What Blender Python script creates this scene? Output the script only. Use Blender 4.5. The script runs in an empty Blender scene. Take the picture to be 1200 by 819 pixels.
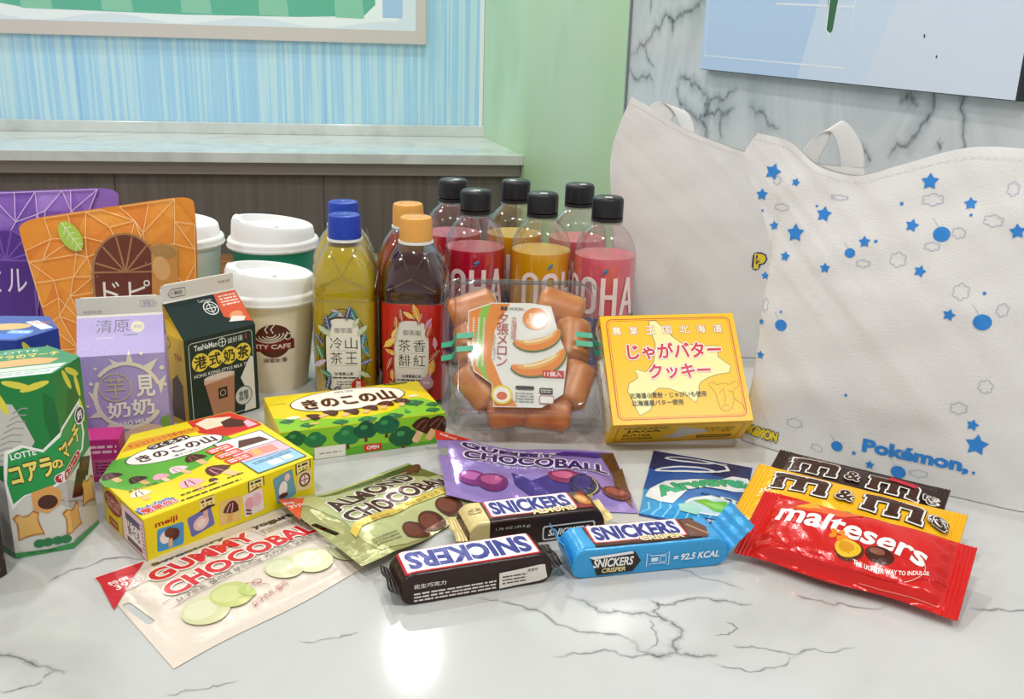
import bpy, bmesh, math, random
from mathutils import Vector, Matrix
import numpy as np
random.seed(7)
R = math.radians
scene = bpy.context.scene
COL = scene.collection

# ------------------------------------------------------------------ camera
def hexlin(h):
    h = h.lstrip('#')
    out = []
    for i in (0, 2, 4):
        c = int(h[i:i+2], 16) / 255
        out.append(c / 12.92 if c <= .04045 else ((c + .055) / 1.055) ** 2.4)
    return tuple(out)

PITCH, ROLL = R(18.06), .03
fwd = Vector((0, math.cos(PITCH), -math.sin(PITCH)))
r0, u0 = Vector((1, 0, 0)), Vector((0, math.sin(PITCH), math.cos(PITCH)))
rt = r0 * math.cos(ROLL) + u0 * math.sin(ROLL)
up = u0 * math.cos(ROLL) - r0 * math.sin(ROLL)
cam = bpy.data.cameras.new('camera')
cam.sensor_fit = 'HORIZONTAL'; cam.sensor_width = 36; cam.lens = 36 * 1150 / 1200
cam.clip_start = .02; cam.clip_end = 50
camo = bpy.data.objects.new('camera', cam); COL.objects.link(camo)
mw = Matrix((rt, up, -fwd)).transposed().to_4x4(); mw.translation = (0, 0, .33)
camo.matrix_world = mw
scene.camera = camo

# ------------------------------------------------------------------ world, lights, exposure
w = bpy.data.worlds.new('world'); scene.world = w; w.use_nodes = True
bg = w.node_tree.nodes['Background']
bg.inputs[0].default_value = (1, .985, .96, 1); bg.inputs[1].default_value = .54
scene.view_settings.view_transform = 'Standard'
scene.view_settings.look = 'None'
scene.view_settings.gamma = 1
scene.view_settings.use_curve_mapping = False
scene.view_settings.exposure = .15
CEIL = 1.78
# one even grid of identical ceiling downlights, all above the frame: the photograph shows them as the round
# glint on the tabletop and as the rows of small glints on the bottle shoulders
LAMPS = [(x, y, .055, 9.5) for x, y in ((-.32, 2.98), (-.32, 1.45), (-.32, -.1), (-1.65, 1.45), (-1.65, -.1), (.72, -.1), (-1.65, 2.98))]
LAMP_AT = ('counter_end', 'table_far_edge', 'table_near_edge', 'aisle', 'open_floor', 'marble_wall', 'counter_middle')
for (x, y, rad, pw), at_ in zip(LAMPS, LAMP_AT):
    nm = 'ceiling_lamp_%s_offscreen' % at_
    l = bpy.data.lights.new(nm, 'AREA'); l.shape = 'DISK'; l.size = rad * 2
    l.energy = pw; l.color = (1, .98, .955)
    lo = bpy.data.objects.new(nm, l); COL.objects.link(lo); lo.location = (x, y, CEIL - .012)
# ------------------------------------------------------------------ helpers
MATS = {}
def mat(key, col, rough=.5, metal=0., coat=0., trans=0., ior=1.45, spec=.5, sss=0., bump=None):
    if key in MATS: return MATS[key]
    m = bpy.data.materials.new(key); m.use_nodes = True
    nt = m.node_tree; b = nt.nodes['Principled BSDF']
    b.inputs['Base Color'].default_value = (*hexlin(col), 1)
    b.inputs['Roughness'].default_value = rough; b.inputs['Metallic'].default_value = metal
    b.inputs['Coat Weight'].default_value = coat; b.inputs['Coat Roughness'].default_value = .08
    b.inputs['Transmission Weight'].default_value = trans; b.inputs['IOR'].default_value = ior
    b.inputs['Specular IOR Level'].default_value = spec
    if sss:
        b.inputs['Subsurface Weight'].default_value = sss; b.inputs['Subsurface Scale'].default_value = .01
    if bump:
        sc, st = bump
        n = nt.nodes.new('ShaderNodeTexNoise'); n.inputs['Scale'].default_value = sc; n.inputs['Detail'].default_value = 3
        tc = nt.nodes.new('ShaderNodeTexCoord'); nt.links.new(tc.outputs['Object'], n.inputs['Vector'])
        bp = nt.nodes.new('ShaderNodeBump'); bp.inputs['Strength'].default_value = st; bp.inputs['Distance'].default_value = .002
        nt.links.new(n.outputs['Fac'], bp.inputs['Height']); nt.links.new(bp.outputs['Normal'], b.inputs['Normal'])
    MATS[key] = m
    return m
def ink(col, rough=.42, metal=0.):
    return mat('ink_%s_%g_%g' % (col, rough, metal), col, rough, metal, bump=(95, .3) if metal > 0 else None)
def clear(key, tint='#ffffff', rough=.03, face=.04, edge=.75):
    """thin clear plastic: see-through, with a mirror sheen that grows towards the edges"""
    if key in MATS: return MATS[key]
    m = bpy.data.materials.new(key); m.use_nodes = True; nt = m.node_tree; nt.nodes.clear()
    o = nt.nodes.new('ShaderNodeOutputMaterial'); mx = nt.nodes.new('ShaderNodeMixShader')
    t = nt.nodes.new('ShaderNodeBsdfTransparent'); g = nt.nodes.new('ShaderNodeBsdfGlossy'); lw = nt.nodes.new('ShaderNodeLayerWeight')
    mr = nt.nodes.new('ShaderNodeMapRange')
    lw.inputs['Blend'].default_value = .35
    mr.inputs['To Min'].default_value = face; mr.inputs['To Max'].default_value = edge
    t.inputs[0].default_value = (*hexlin(tint), 1); g.inputs['Roughness'].default_value = rough
    nt.links.new(lw.outputs['Facing'], mr.inputs[0]); nt.links.new(mr.outputs[0], mx.inputs[0])
    nt.links.new(t.outputs[0], mx.inputs[1]); nt.links.new(g.outputs[0], mx.inputs[2]); nt.links.new(mx.outputs[0], o.inputs[0])
    MATS[key] = m
    return m

def tag(o, label=None, cat=None, group=None, kind=None):
    for k, v in (('label', label), ('category', cat), ('group', group), ('kind', kind)):
        if v: o[k] = v
    return o
def thing(name, label, cat, loc=(0, 0, 0), rot=(0, 0, 0), group=None):
    o = bpy.data.objects.new(name, None); COL.objects.link(o)
    o.empty_display_size = .02
    o.location = loc; o.rotation_euler = rot
    return tag(o, label, cat, group)
def part(name, verts, faces, mats, parent=None, smooth=None, fm=None, bevel=0, seg=2):
    me = bpy.data.meshes.new(name)
    me.from_pydata([tuple(v) for v in verts], [], [tuple(f) for f in faces])
    mats = mats if isinstance(mats, (list, tuple)) else [mats]
    for m in mats: me.materials.append(m)
    if fm: me.polygons.foreach_set('material_index', fm)
    if bevel:
        bm = bmesh.new(); bm.from_mesh(me)
        bmesh.ops.recalc_face_normals(bm, faces=bm.faces)
        ed = [e for e in bm.edges if len(e.link_faces) == 2 and e.calc_face_angle(0) > .6]
        bmesh.ops.bevel(bm, geom=ed, offset=bevel, segments=seg, profile=.5, affect='EDGES')
        bm.to_mesh(me); bm.free()
    if smooth is not None:
        me.polygons.foreach_set('use_smooth', [True] * len(me.polygons))
        if smooth < 179: me.set_sharp_from_angle(angle=R(smooth))
    me.update()
    o = bpy.data.objects.new(name, me); COL.objects.link(o)
    if parent: o.parent = parent
    return o
def copy_tree(o, parent=None):
    c = o.copy(); COL.objects.link(c); c.parent = parent
    for ch in [q for q in bpy.data.objects if q.parent == o]: copy_tree(ch, c)
    return c
def box(x0, y0, z0, x1, y1, z1):
    v = [(x, y, z) for z in (z0, z1) for y in (y0, y1) for x in (x0, x1)]
    f = [(0, 2, 3, 1), (4, 5, 7, 6), (0, 1, 5, 4), (2, 6, 7, 3), (0, 4, 6, 2), (1, 3, 7, 5)]
    return v, f
def prism(poly, z0, z1):
    n = len(poly)
    v = [(x, y, z0) for x, y in poly] + [(x, y, z1) for x, y in poly]
    f = [tuple(range(n))[::-1], tuple(range(n, 2 * n))] + [(i, (i + 1) % n, (i + 1) % n + n, i + n) for i in range(n)]
    return v, f
def lathe(prof, n=40, mod=None, cap0=True, cap1=True):
    v, f = [], []
    for r, z in prof:
        for k in range(n):
            a = 2 * math.pi * k / n
            p = (r * math.cos(a), r * math.sin(a), z)
            v.append(mod(r, z, a) if mod else p)
    for i in range(len(prof) - 1):
        for k in range(n):
            k2 = (k + 1) % n
            f.append((i * n + k, i * n + k2, (i + 1) * n + k2, (i + 1) * n + k))
    if cap0: f.append(tuple(range(n))[::-1])
    if cap1: f.append(tuple(range((len(prof) - 1) * n, len(prof) * n)))
    return v, f
def merge(*vfs):
    V, F = [], []
    for v, f in vfs:
        o = len(V); V += list(v); F += [tuple(i + o for i in q) for q in f]
    return V, F
def tube(pts, r, n=8, closed=False):
    pts = [Vector(p) for p in pts]; v, f = [], []
    m = len(pts)
    for i, p in enumerate(pts):
        a = pts[(i - 1) % m] if (closed or i) else p; b = pts[(i + 1) % m] if (closed or i < m - 1) else p
        t = (b - a).normalized(); x = t.orthogonal().normalized() if abs(t.z) > .95 else t.cross(Vector((0, 0, 1))).normalized()
        y = t.cross(x)
        for k in range(n):
            g = 2 * math.pi * k / n
            v.append(p + (x * math.cos(g) + y * math.sin(g)) * r)
    for i in range(m if closed else m - 1):
        for k in range(n):
            j = (i + 1) % m
            f.append((i * n + k, i * n + (k + 1) % n, j * n + (k + 1) % n, j * n + k))
    if not closed: f += [tuple(range(n))[::-1], tuple(range((m - 1) * n, m * n))]
    return v, f

# ---- flat print laid on a surface: shapes and lettering in millimetres, mapped on by S(u, v, off)
TXT = {}
def text_mesh(s, bold=0., shear=0.):
    k = (s, round(bold, 4), shear)
    if k in TXT: return TXT[k]
    c = bpy.data.curves.new('txt', 'FONT'); c.body = s; c.size = 1; c.offset = bold; c.shear = shear
    c.align_x = 'CENTER'; c.resolution_u = 3; c.fill_mode = 'FRONT'; c.space_line = .85
    o = bpy.data.objects.new('txt', c); COL.objects.link(o)
    e = o.evaluated_get(bpy.context.evaluated_depsgraph_get()); me = e.to_mesh()
    n = len(me.vertices); a = np.empty(n * 3); me.vertices.foreach_get('co', a); a = a.reshape(-1, 3)[:, :2].copy()
    f = [tuple(p.vertices) for p in me.polygons]
    e.to_mesh_clear(); bpy.data.objects.remove(o); bpy.data.curves.remove(c)
    TXT[k] = (a, f)
    return TXT[k]
class Art:
    def __init__(s, rough=.42, metal=0.):
        s.L = []; s.Z = []; s.rough = rough; s.metal = metal; s.warp = None
    def add(s, v, f, col, zw=1.):
        v = [tuple(p) for p in v]
        if s.warp: v = [s.warp(*p) for p in v]
        s.L.append((v, f, col)); s.Z.append((s.Z[-1] if s.Z else 0.) + zw)
    def poly(s, p, col): s.add(p, [tuple(range(len(p)))], col)
    def rect(s, x0, y0, x1, y1, col): s.poly([(x0, y0), (x1, y0), (x1, y1), (x0, y1)], col)
    def rrect(s, x0, y0, x1, y1, r, col, n=5):
        p = []
        for cx, cy, a0 in ((x1 - r, y0 + r, -90), (x1 - r, y1 - r, 0), (x0 + r, y1 - r, 90), (x0 + r, y0 + r, 180)):
            for k in range(n + 1):
                a = R(a0 + 90 * k / n); p.append((cx + r * math.cos(a), cy + r * math.sin(a)))
        s.poly(p, col)
    def ell(s, cx, cy, rx, ry, col, rot=0, n=22, a0=0, a1=360):
        p = []; c, q = math.cos(R(rot)), math.sin(R(rot))
        full = a1 - a0 >= 360
        for k in range(n if full else n + 1):
            a = R(a0 + (a1 - a0) * k / n); x, y = rx * math.cos(a), ry * math.sin(a)
            p.append((cx + x * c - y * q, cy + x * q + y * c))
        s.poly(p, col)
    def star(s, cx, cy, r, col, rot=0, inner=.5):
        s.poly([(cx + r * (1 if k % 2 == 0 else inner) * math.cos(R(90 + rot + 36 * k)), cy + r * (1 if k % 2 == 0 else inner) * math.sin(R(90 + rot + 36 * k))) for k in range(10)], col)
    def line(s, pts, w, col, closed=False):
        pts = [Vector((p[0], p[1])) for p in pts]; m = len(pts); v, f = [], []
        for i, p in enumerate(pts):
            a = pts[(i - 1) % m] if (closed or i) else p; b = pts[(i + 1) % m] if (closed or i < m - 1) else p
            t = b - a
            t = t.normalized() if t.length > 1e-9 else Vector((1, 0))
            nn = Vector((-t.y, t.x)) * (w / 2)
            v += [p + nn, p - nn]
        for i in range(m if closed else m - 1):
            j = (i + 1) % m; f.append((2 * i, 2 * i + 1, 2 * j + 1, 2 * j))
        s.add(v, f, col)
    def ring(s, cx, cy, rx, ry, w, col, rot=0, n=24, a0=0, a1=360):
        c, q = math.cos(R(rot)), math.sin(R(rot)); full = a1 - a0 >= 360
        p = []
        for k in range(n if full else n + 1):
            a = R(a0 + (a1 - a0) * k / n); x, y = rx * math.cos(a), ry * math.sin(a); p.append((cx + x * c - y * q, cy + x * q + y * c))
        s.line(p, w, col, full)
    def cloud(s, cx, cy, rx, ry, w, col, rot=0, n=6):
        p = []
        for k in range(n * 8):
            a = 2 * math.pi * k / (n * 8); rr = .74 + .3 * abs(math.sin(a * n / 2)) ** .8; x, y = rx * rr * math.cos(a), ry * rr * math.sin(a)
            p.append((cx + x * math.cos(R(rot)) - y * math.sin(R(rot)), cy + x * math.sin(R(rot)) + y * math.cos(R(rot))))
        s.line(p, w, col, True)
    def text(s, t, cx, cy, h, col, w=None, rot=0, bold=0., out=(), shear=0., arc=None):
        """lettering boxed to height h (and width w) about (cx, cy); out = [(colour, extra weight)] drawn beneath"""
        cjk = any(ord(ch) > 0x2e80 for ch in t)
        def glyphs(ex):
            if not (cjk or ex > .085) or ex <= .012: return text_mesh(t, ex, shear)
            return text_mesh(t, 0., shear)
        a, f = glyphs(bold)
        if not len(a): return
        mn, mx = a.min(0), a.max(0); ce = (mn + mx) / 2; sy = h / max(mx[1] - mn[1], 1e-6); sx = (w / (mx[0] - mn[0])) if w else sy
        c, q = math.cos(R(rot)), math.sin(R(rot))
        for col_, ex in list(out) + [(col, None)]:
            tot = bold + (ex or 0.)
            b, g = glyphs(tot)
            if (cjk or tot > .085) and tot > .012:       # thicken with shifted copies, each on its own hair-thin level: stays clean on dense characters
                for k in range(8):
                    sh = (b + tot * .8 * np.array((math.cos(k * math.pi / 4), math.sin(k * math.pi / 4))) - ce) * (sx, sy)
                    s.add([(cx + x * c - (y + (arc or 0) * x * x) * q, cy + x * q + (y + (arc or 0) * x * x) * c) for x, y in sh], g, col_, .3)
            b = (b - ce) * (sx, sy)
            pts = []
            for x, y in b:
                if arc: y += arc * (x * x); 
                pts.append((cx + x * c - y * q, cy + x * q + y * c))
            s.add(pts, g, col_)
    def lines(s, x0, y0, x1, y1, n, col, fill=.45, seed=1, gap=.12):
        """rows of fine print too small to read"""
        rd = random.Random(seed); st = (y1 - y0) / n
        for i in range(n):
            y = y0 + st * (i + .5); x = x0; v, f = [], []
            while x < x1:
                l = min(rd.uniform(.6, 2.2) * st, x1 - x); k = len(v)
                v += [(x, y - st * fill / 2), (x + l, y - st * fill / 2), (x + l, y + st * fill / 2), (x, y + st * fill / 2)]; f.append((k, k + 1, k + 2, k + 3)); x += l + st * rd.uniform(gap, gap * 4)
            s.add(v, f, col)
    def build(s, name, parent, S, us=None, vs=None, base=.06, dz=.02, clip=None):
        V, F, FM, slots = [], [], [], []
        for li, (v, f, col) in enumerate(s.L):
            off = base + dz * s.Z[li]
            m = col if not isinstance(col, str) else ink(col, s.rough, s.metal)
            if m not in slots: slots.append(m)
            mi = slots.index(m)
            if us is not None or clip:
                bm = bmesh.new(); bv = [bm.verts.new((x, y, 0)) for x, y in v]
                for q in f:
                    try: bm.faces.new([bv[i] for i in q])
                    except ValueError: pass
                if clip:
                    for co, no in (((clip[0], 0, 0), (-1, 0, 0)), ((clip[2], 0, 0), (1, 0, 0)), ((0, clip[1], 0), (0, -1, 0)), ((0, clip[3], 0), (0, 1, 0))):
                        bmesh.ops.bisect_plane(bm, geom=bm.verts[:] + bm.edges[:] + bm.faces[:], plane_co=co, plane_no=no, clear_outer=True, dist=1e-5)
                if us is not None and bm.verts:
                    ng = [q for q in bm.faces if len(q.verts) > 4]
                    if ng: bmesh.ops.triangulate(bm, faces=ng)
                    for ax, gl in ((0, us), (1, vs or [])):
                        lo = min(q.co[ax] for q in bm.verts); hi = max(q.co[ax] for q in bm.verts)
                        for g in gl:
                            if lo + 1e-4 < g < hi - 1e-4:
                                bmesh.ops.bisect_plane(bm, geom=bm.verts[:] + bm.edges[:] + bm.faces[:], plane_co=(g, 0, 0) if ax == 0 else (0, g, 0), plane_no=(1, 0, 0) if ax == 0 else (0, 1, 0), dist=1e-5)
                bm.verts.index_update()
                v = [(q.co.x, q.co.y) for q in bm.verts]; f = [tuple(x.index for x in q.verts) for q in bm.faces]; bm.free()
            o = len(V)
            V += [S(x, y, off) for x, y in v]; F += [tuple(i + o for i in q) for q in f]; FM += [mi] * len(f)
        ob = part(name, V, F, slots, parent, fm=FM)
        return ob
def planeS(o, ex, ey):
    o, ex, ey = Vector(o), Vector(ex).normalized(), Vector(ey).normalized(); n = ex.cross(ey)
    return lambda u, v, off: o + (ex * u + ey * v + n * off) * .001
def frange(a, b, st):
    n = max(1, int(round((b - a) / st))); return [a + (b - a) * i / n for i in range(n + 1)]
def noise1(x, y, s=0):
    return math.sin(x * 1.7 + s) * math.cos(y * 1.3 + s * 2) * .5 + math.sin(x * .63 - y * 2.1 + s * 3) * .3 + math.sin(x * 3.1 + y * 2.7 + s) * .2
# ------------------------------------------------------------------ the room
def noise_mix(name, cols, scale=(1, 1, 1), nscale=4, detail=4, rough=.5, dist=0., pos=None, coord='Object'):
    m = bpy.data.materials.new(name); m.use_nodes = True; nt = m.node_tree; b = nt.nodes['Principled BSDF']
    tc = nt.nodes.new('ShaderNodeTexCoord'); mp = nt.nodes.new('ShaderNodeMapping'); n = nt.nodes.new('ShaderNodeTexNoise'); cr = nt.nodes.new('ShaderNodeValToRGB')
    mp.inputs['Scale'].default_value = scale; n.inputs['Scale'].default_value = nscale; n.inputs['Detail'].default_value = detail; n.inputs['Distortion'].default_value = dist
    nt.links.new(tc.outputs[coord], mp.inputs[0]); nt.links.new(mp.outputs[0], n.inputs['Vector']); nt.links.new(n.outputs['Fac'], cr.inputs[0])
    el = cr.color_ramp.elements
    pos = pos or [.3 + .4 * i / (len(cols) - 1) for i in range(len(cols))]
    el[0].position = pos[0]; el[0].color = (*hexlin(cols[0]), 1); el[1].position = pos[-1]; el[1].color = (*hexlin(cols[-1]), 1)
    for p, c in zip(pos[1:-1], cols[1:-1]):
        e = el.new(p); e.color = (*hexlin(c), 1)
    nt.links.new(cr.outputs[0], b.inputs['Base Color']); b.inputs['Roughness'].default_value = rough
    return m
M_stripe = noise_mix('blue_striped_wall', ['#93c2e8', '#acd6f0', '#a0cfec', '#bcdff0', '#c9e4e8', '#a4d1ee'], (34, 34, .35), 1.6, 3.5, .45)
M_green = noise_mix('green_wall', ['#b1d6a4', '#bddcb2', '#c2dfbe', '#aed2a0'], (.8, .8, .5), 2.2, 3, .4)
M_marble = noise_mix('grey_marble', ['#aeb6b8', '#c9ced0', '#d5d9db', '#c0c6c9'], (1, 1, .6), 5, 6, .16, 1.2)
M_table = noise_mix('white_marble', ['#b4b4b0', '#c2c2bf', '#c8c8c6', '#c5c5c3'], (1, 1, 1), 5.5, 6, .09, .8, [.3, .42, .55, .72])
M_counter = noise_mix('pale_counter_stone', ['#c2c6c2', '#d3d7d4', '#dcdfdd'], (1, 1, 1), 7, 6, .15, 1.)
M_cab = noise_mix('taupe_wood_panel', ['#625a53', '#6b635b', '#726a62'], (30, 30, .6), 2, 4, .55)
M_brown = noise_mix('brown_bench_wood', ['#6b4526', '#845833', '#96683f'], (2, 18, 18), 3, 4, .4)
M_floor = noise_mix('floor_tile', ['#8d8882', '#9c9790'], (1, 1, 1), 3, 3, .3)
A9, A16 = R(9), R(16)
ER, ED = Vector((math.cos(A9), math.sin(A9), 0)), Vector((-math.sin(A9), math.cos(A9), 0))       # along / into the blue wall
SD, SN = Vector((-math.sin(A16), math.cos(A16), 0)), Vector((math.cos(A16), math.sin(A16), 0))    # along / into the side wall
CO = Vector((.02, 3.2, 0))                     # front corner of the counter, on the side wall
BC = Vector((-.136, 3.742, 0))                 # corner of the two walls
ZF = -.78
def slab(name, p0, d, n, s0, s1, z0, z1, th, m):
    """wall piece: face from p0 + d*s, thickness th along n"""
    v = []
    for z in (z0, z1):
        for s_, t in ((s0, 0), (s1, 0), (s1, th), (s0, th)): v.append(p0 + d * s_ + n * t + Vector((0, 0, z)))
    f = [(3, 2, 1, 0), (4, 5, 6, 7), (0, 1, 5, 4), (1, 2, 6, 5), (2, 3, 7, 6), (3, 0, 4, 7)]
    return v, f
tag(part('floor', *box(-4, -2.5, ZF - .05, 2.2, 4.6, ZF), M_floor), kind='structure')
tag(part('ceiling', *box(-3.2, -1.6, CEIL, 1.6, 4.3, CEIL + .05), mat('ceiling_white', '#eeeeec', .7)), kind='structure')
tag(part('wall_back', *slab('', BC, ER, ED, -4, .25, ZF, CEIL, .1, 0), M_stripe), kind='structure')
tag(part('wall_right', *slab('', CO, SD, SN, -.85, .62, ZF, CEIL, .1, 0), M_green), kind='structure')
tag(part('wall_marble', *slab('', CO + SN * -.004, SD, SN, -4.2, -.852, ZF, CEIL, .1, 0), M_marble), kind='structure')
M_chrome = mat('grey_trim', '#8f9496', .35, .6)
tag(part('trim_1', *slab('', CO + SN * -.008, SD, SN, -.857, -.848, ZF, CEIL, .02, 0), M_chrome), kind='structure')
tag(part('trim_2', *slab('', BC + ED * -.006, ER, ED, -.014, 0.0, -.05, CEIL, .02, 0), mat('white_trim', '#e9eeee', .4)), kind='structure')
# veins of the marble: soft-edged strips flush in the stone
def vein_mat(name, col, k):
    m = bpy.data.materials.new(name); m.use_nodes = True; nt = m.node_tree; b = nt.nodes['Principled BSDF']
    b.inputs['Base Color'].default_value = (*hexlin(col), 1); b.inputs['Roughness'].default_value = .12
    at = nt.nodes.new('ShaderNodeAttribute'); at.attribute_name = 'fade'
    n = nt.nodes.new('ShaderNodeTexNoise'); n.inputs['Scale'].default_value = 90; n.inputs['Detail'].default_value = 3
    tc = nt.nodes.new('ShaderNodeTexCoord'); nt.links.new(tc.outputs['Object'], n.inputs['Vector'])
    mu = nt.nodes.new('ShaderNodeMath'); mu.operation = 'MULTIPLY'; mu2 = nt.nodes.new('ShaderNodeMath'); mu2.operation = 'MULTIPLY'; mu2.inputs[1].default_value = k
    nt.links.new(at.outputs['Fac'], mu.inputs[0]); nt.links.new(n.outputs['Fac'], mu.inputs[1]); nt.links.new(mu.outputs[0], mu2.inputs[0]); nt.links.new(mu2.outputs[0], b.inputs['Alpha'])
    return m
def veins(name, lst, S, parent, m, wk, jit, seed=5):
    rd = random.Random(seed); V, F, FA = [], [], []
    for w_, pts in lst:
        p = [Vector((x, y)) for x, y in pts]
        for it in range(3):
            q = [p[0]]
            for a_, b_ in zip(p, p[1:]):
                d = b_ - a_; q += [(a_ + b_) / 2 + Vector((-d.y, d.x)) * rd.uniform(-jit, jit), b_]
            p = q
        n = len(p); o = len(V)
        for i, c in enumerate(p):
            t = (p[min(i + 1, n - 1)] - p[max(i - 1, 0)]).normalized(); nn = Vector((-t.y, t.x))
            e = min(1, 6 * i / n, 6 * (n - 1 - i) / n); wd = w_ * wk * rd.uniform(.5, 1.3)
            for k, fa in ((-5, 0), (-1.3, .3), (-.4, .85), (.4, .85), (1.3, .3), (5, 0)):
                V.append(S(*(c + nn * (k * wd / 2)))); FA.append(fa * (.25 + .75 * e))
        for i in range(n - 1):
            for k in range(5): F.append((o + i * 6 + k, o + (i + 1) * 6 + k, o + (i + 1) * 6 + k + 1, o + i * 6 + k + 1))
    ob = part(name, V, F, m, parent)
    at = ob.data.attributes.new('fade', 'FLOAT', 'POINT'); at.data.foreach_set('value', FA)
    return tag(ob, kind='stuff')
WV = [(5, [(-.862, .275), (-.921, .307), (-.993, .342), (-1.05, .37), (-1.138, .374), (-1.206, .395), (-1.3, .45)]), (3, [(-.967, .367), (-.977, .45)]), (3, [(-1.085, .323), (-1.088, .358), (-1.056, .368)]), (4, [(-.855, .25), (-.906, .229), (-.957, .238), (-1.008, .232)]), (3, [(-.946, .295), (-1.007, .263)]), (5, [(-1.121, .236), (-1.173, .243), (-1.23, .231), (-1.278, .211), (-1.266, .184)]), (6, [(-1.144, .191), (-1.204, .18), (-1.266, .182), (-1.349, .19), (-1.389, .205)]), (4, [(-1.262, .183), (-1.327, .215), (-1.357, .229), (-1.389, .24)]), (6, [(-1.244, .182), (-1.276, .158), (-1.283, .1)]), (4, [(-1.118, .224), (-1.142, .201), (-1.165, .187)]), (3, [(-1.337, .189), (-1.346, .142)]), (3, [(-1.437, .208), (-1.496, .2), (-1.513, .184), (-1.553, .185)]),
      (4, [(-1.937, .3), (-1.926, .235), (-1.896, .199), (-1.852, .17)]), (3, [(-1.981, .3), (-2.005, .205), (-2.03, .1)]), (5, [(-1.856, .248), (-1.883, .263), (-1.903, .246)]), (3, [(-1.778, .179), (-1.817, .161)]), (3, [(-1.949, .206), (-1.962, .196)])]
veins('marble_vein', WV, lambda u, v: CO - SN * .0043 + SD * u + Vector((0, 0, v)), bpy.data.objects['wall_marble'], vein_mat('dark_vein', '#666e72', 1.0), .0018, .22)
# counter along the blue wall
c = thing('wall_counter', 'long pale stone counter on taupe wood panels along the blue striped wall', 'counter', CO + Vector((0, 0, ZF)))
def cslab(name, e0, e1, d0, d1, z0, z1, m, e1b=None):
    e1b = e1 if e1b is None else e1b
    v = [ER * e + ED * d + Vector((0, 0, z - ZF)) for z in (z0, z1) for e, d in ((e0, d0), (e1, d0), (e1b, d1), (e0, d1))]
    return part(name, v, [(3, 2, 1, 0), (4, 5, 6, 7), (0, 1, 5, 4), (1, 2, 6, 5), (2, 3, 7, 6), (3, 0, 4, 7)], m, c, bevel=.002)
cslab('worktop', -3.2, 0, 0, .559, -.087, -.055, M_counter, -.068)
cslab('upstand', -3.2, -.06, .535, .559, -.055, -.016, M_counter, -.065)
cslab('edge_rail', -3.2, -.005, .03, .06, -.128, -.087, mat('bronze_rail', '#948c82', .4, .3))
for i in range(5): cslab('panel', -3.2 + i * .64, -2.5608 + i * .64, .06, .08, ZF + .02, -.128, M_cab)
b = thing('wooden_bench', 'brown wooden bench standing in front of the taupe counter panels', 'bench', CO + ED * -.32 + ER * -1.3 + Vector((0, 0, ZF)), (0, 0, A9))
for i in range(3): part('plank', *box(-1.6, -.1 + i * .115, .395, 1.15, .01 + i * .115, .425), M_brown, b, bevel=.003)
for x in (-1.5, 0, 1.05): part('leg', *box(x - .03, -.06, 0, x + .03, .2, .395), M_brown, b)
# posters
M_card = mat('pale_board', '#e6e4e2', .4)
p = thing('wall_poster', 'framed poster of pale blue and green shapes on the blue striped wall', 'poster', BC + ER * -.95 + ED * -.001 + Vector((0, 0, .268)), (0, 0, A9))
part('frame', *box(-.95, -.02, 0, .74, 0, .62), mat('frame_taupe', '#cfc5bf', .5), p, bevel=.002)
a = Art(.4)
a.rect(-925, 46, 702, 600, '#dde7f0')
a.poly([(-925, 62)] + [(-925 + 60 * i, 62 + 14 * math.sin(i * .8)) for i in range(27)] + [(640, 80), (640, 600), (-925, 600)], '#eef3f5')
a.poly([(-600, 84), (-100, 78), (300, 82), (520, 92), (560, 130), (540, 590), (-760, 590), (-760, 110)], '#63b59b')
for k in range(5): a.poly([(-620 + k * 260, 84), (-520 + k * 260, 82), (-560 + k * 260, 590), (-640 + k * 260, 590)], '#8cc9ae')
a.rect(585, 88, 655, 590, '#a9c9e8'); a.rect(-925, 88, -830, 590, '#a9c9e8')
a.build('poster_print', p, planeS((0, -.02, 0), (1, 0, 0), (0, 0, 1)), dz=.05)
p2 = thing('wall_poster', 'pale blue poster board with a white outlined square on the marble wall', 'poster', CO + SD * -1.675 + SN * -.005 + Vector((0, 0, .267)), (0, 0, A16 - R(90)))
# local x runs along the wall towards the camera, local y out of the wall is -SN
part('board', *box(-.411, -.016, 0, .424, 0, .75), [mat('black_edge', '#2c2f33', .4)], p2)
Sp = lambda u, v, off: Vector((u * .001, -.016 - off * .001, v * .001))
a = Art(.3)
a.rect(-411, 1, 419, 750, '#d2e2f4')
a.poly([(-411, 1), (-60, 1), (40, 300), (-411, 420)], '#bdd6f4'); a.poly([(120, 1), (419, 1), (419, 260), (200, 180)], '#dbe4f2')
a.line([(-400, 700), (-397, 26), (70, 22), (75, 106), (75, 700)], 3, '#e9f0f8'); a.line([(-150, 116), (75, 108)], 3, '#e9f0f8')
a.poly([(10, 75), (25, 70), (34, 150), (0, 150)], '#3c6b45'); a.line([(8, 150), (8, 76), (20, 68), (28, 75), (36, 150)], 3, '#f2f5f6')
a.ell(240, 70, 1.6, 2.6, '#31363a'); a.ell(270, 45, 1.4, 2, '#31363a')
a.build('poster_print', p2, Sp, dz=.05)
# ceiling lamps that light the room
for (x, y, rad, pw), wh in zip(LAMPS, ('above the end of the wall counter', 'above the far edge of the marble table', 'above the near edge of the marble table', 'above the aisle beside the table', 'above the open floor away from both walls', 'close to the grey marble wall', 'above the middle of the wall counter')):
    l = thing('ceiling_downlight', 'round white ceiling downlight ' + wh, 'lamp', (x, y, CEIL), group='ceiling downlights')
    part('trim_ring', *lathe([(rad + .004, -.001), (rad + .03, -.001), (rad + .03, -.008), (rad + .004, -.014), (rad + .004, -.001)], 32, cap0=False, cap1=False), mat('lamp_white', '#f2f2f0', .4), l, 40)
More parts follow.
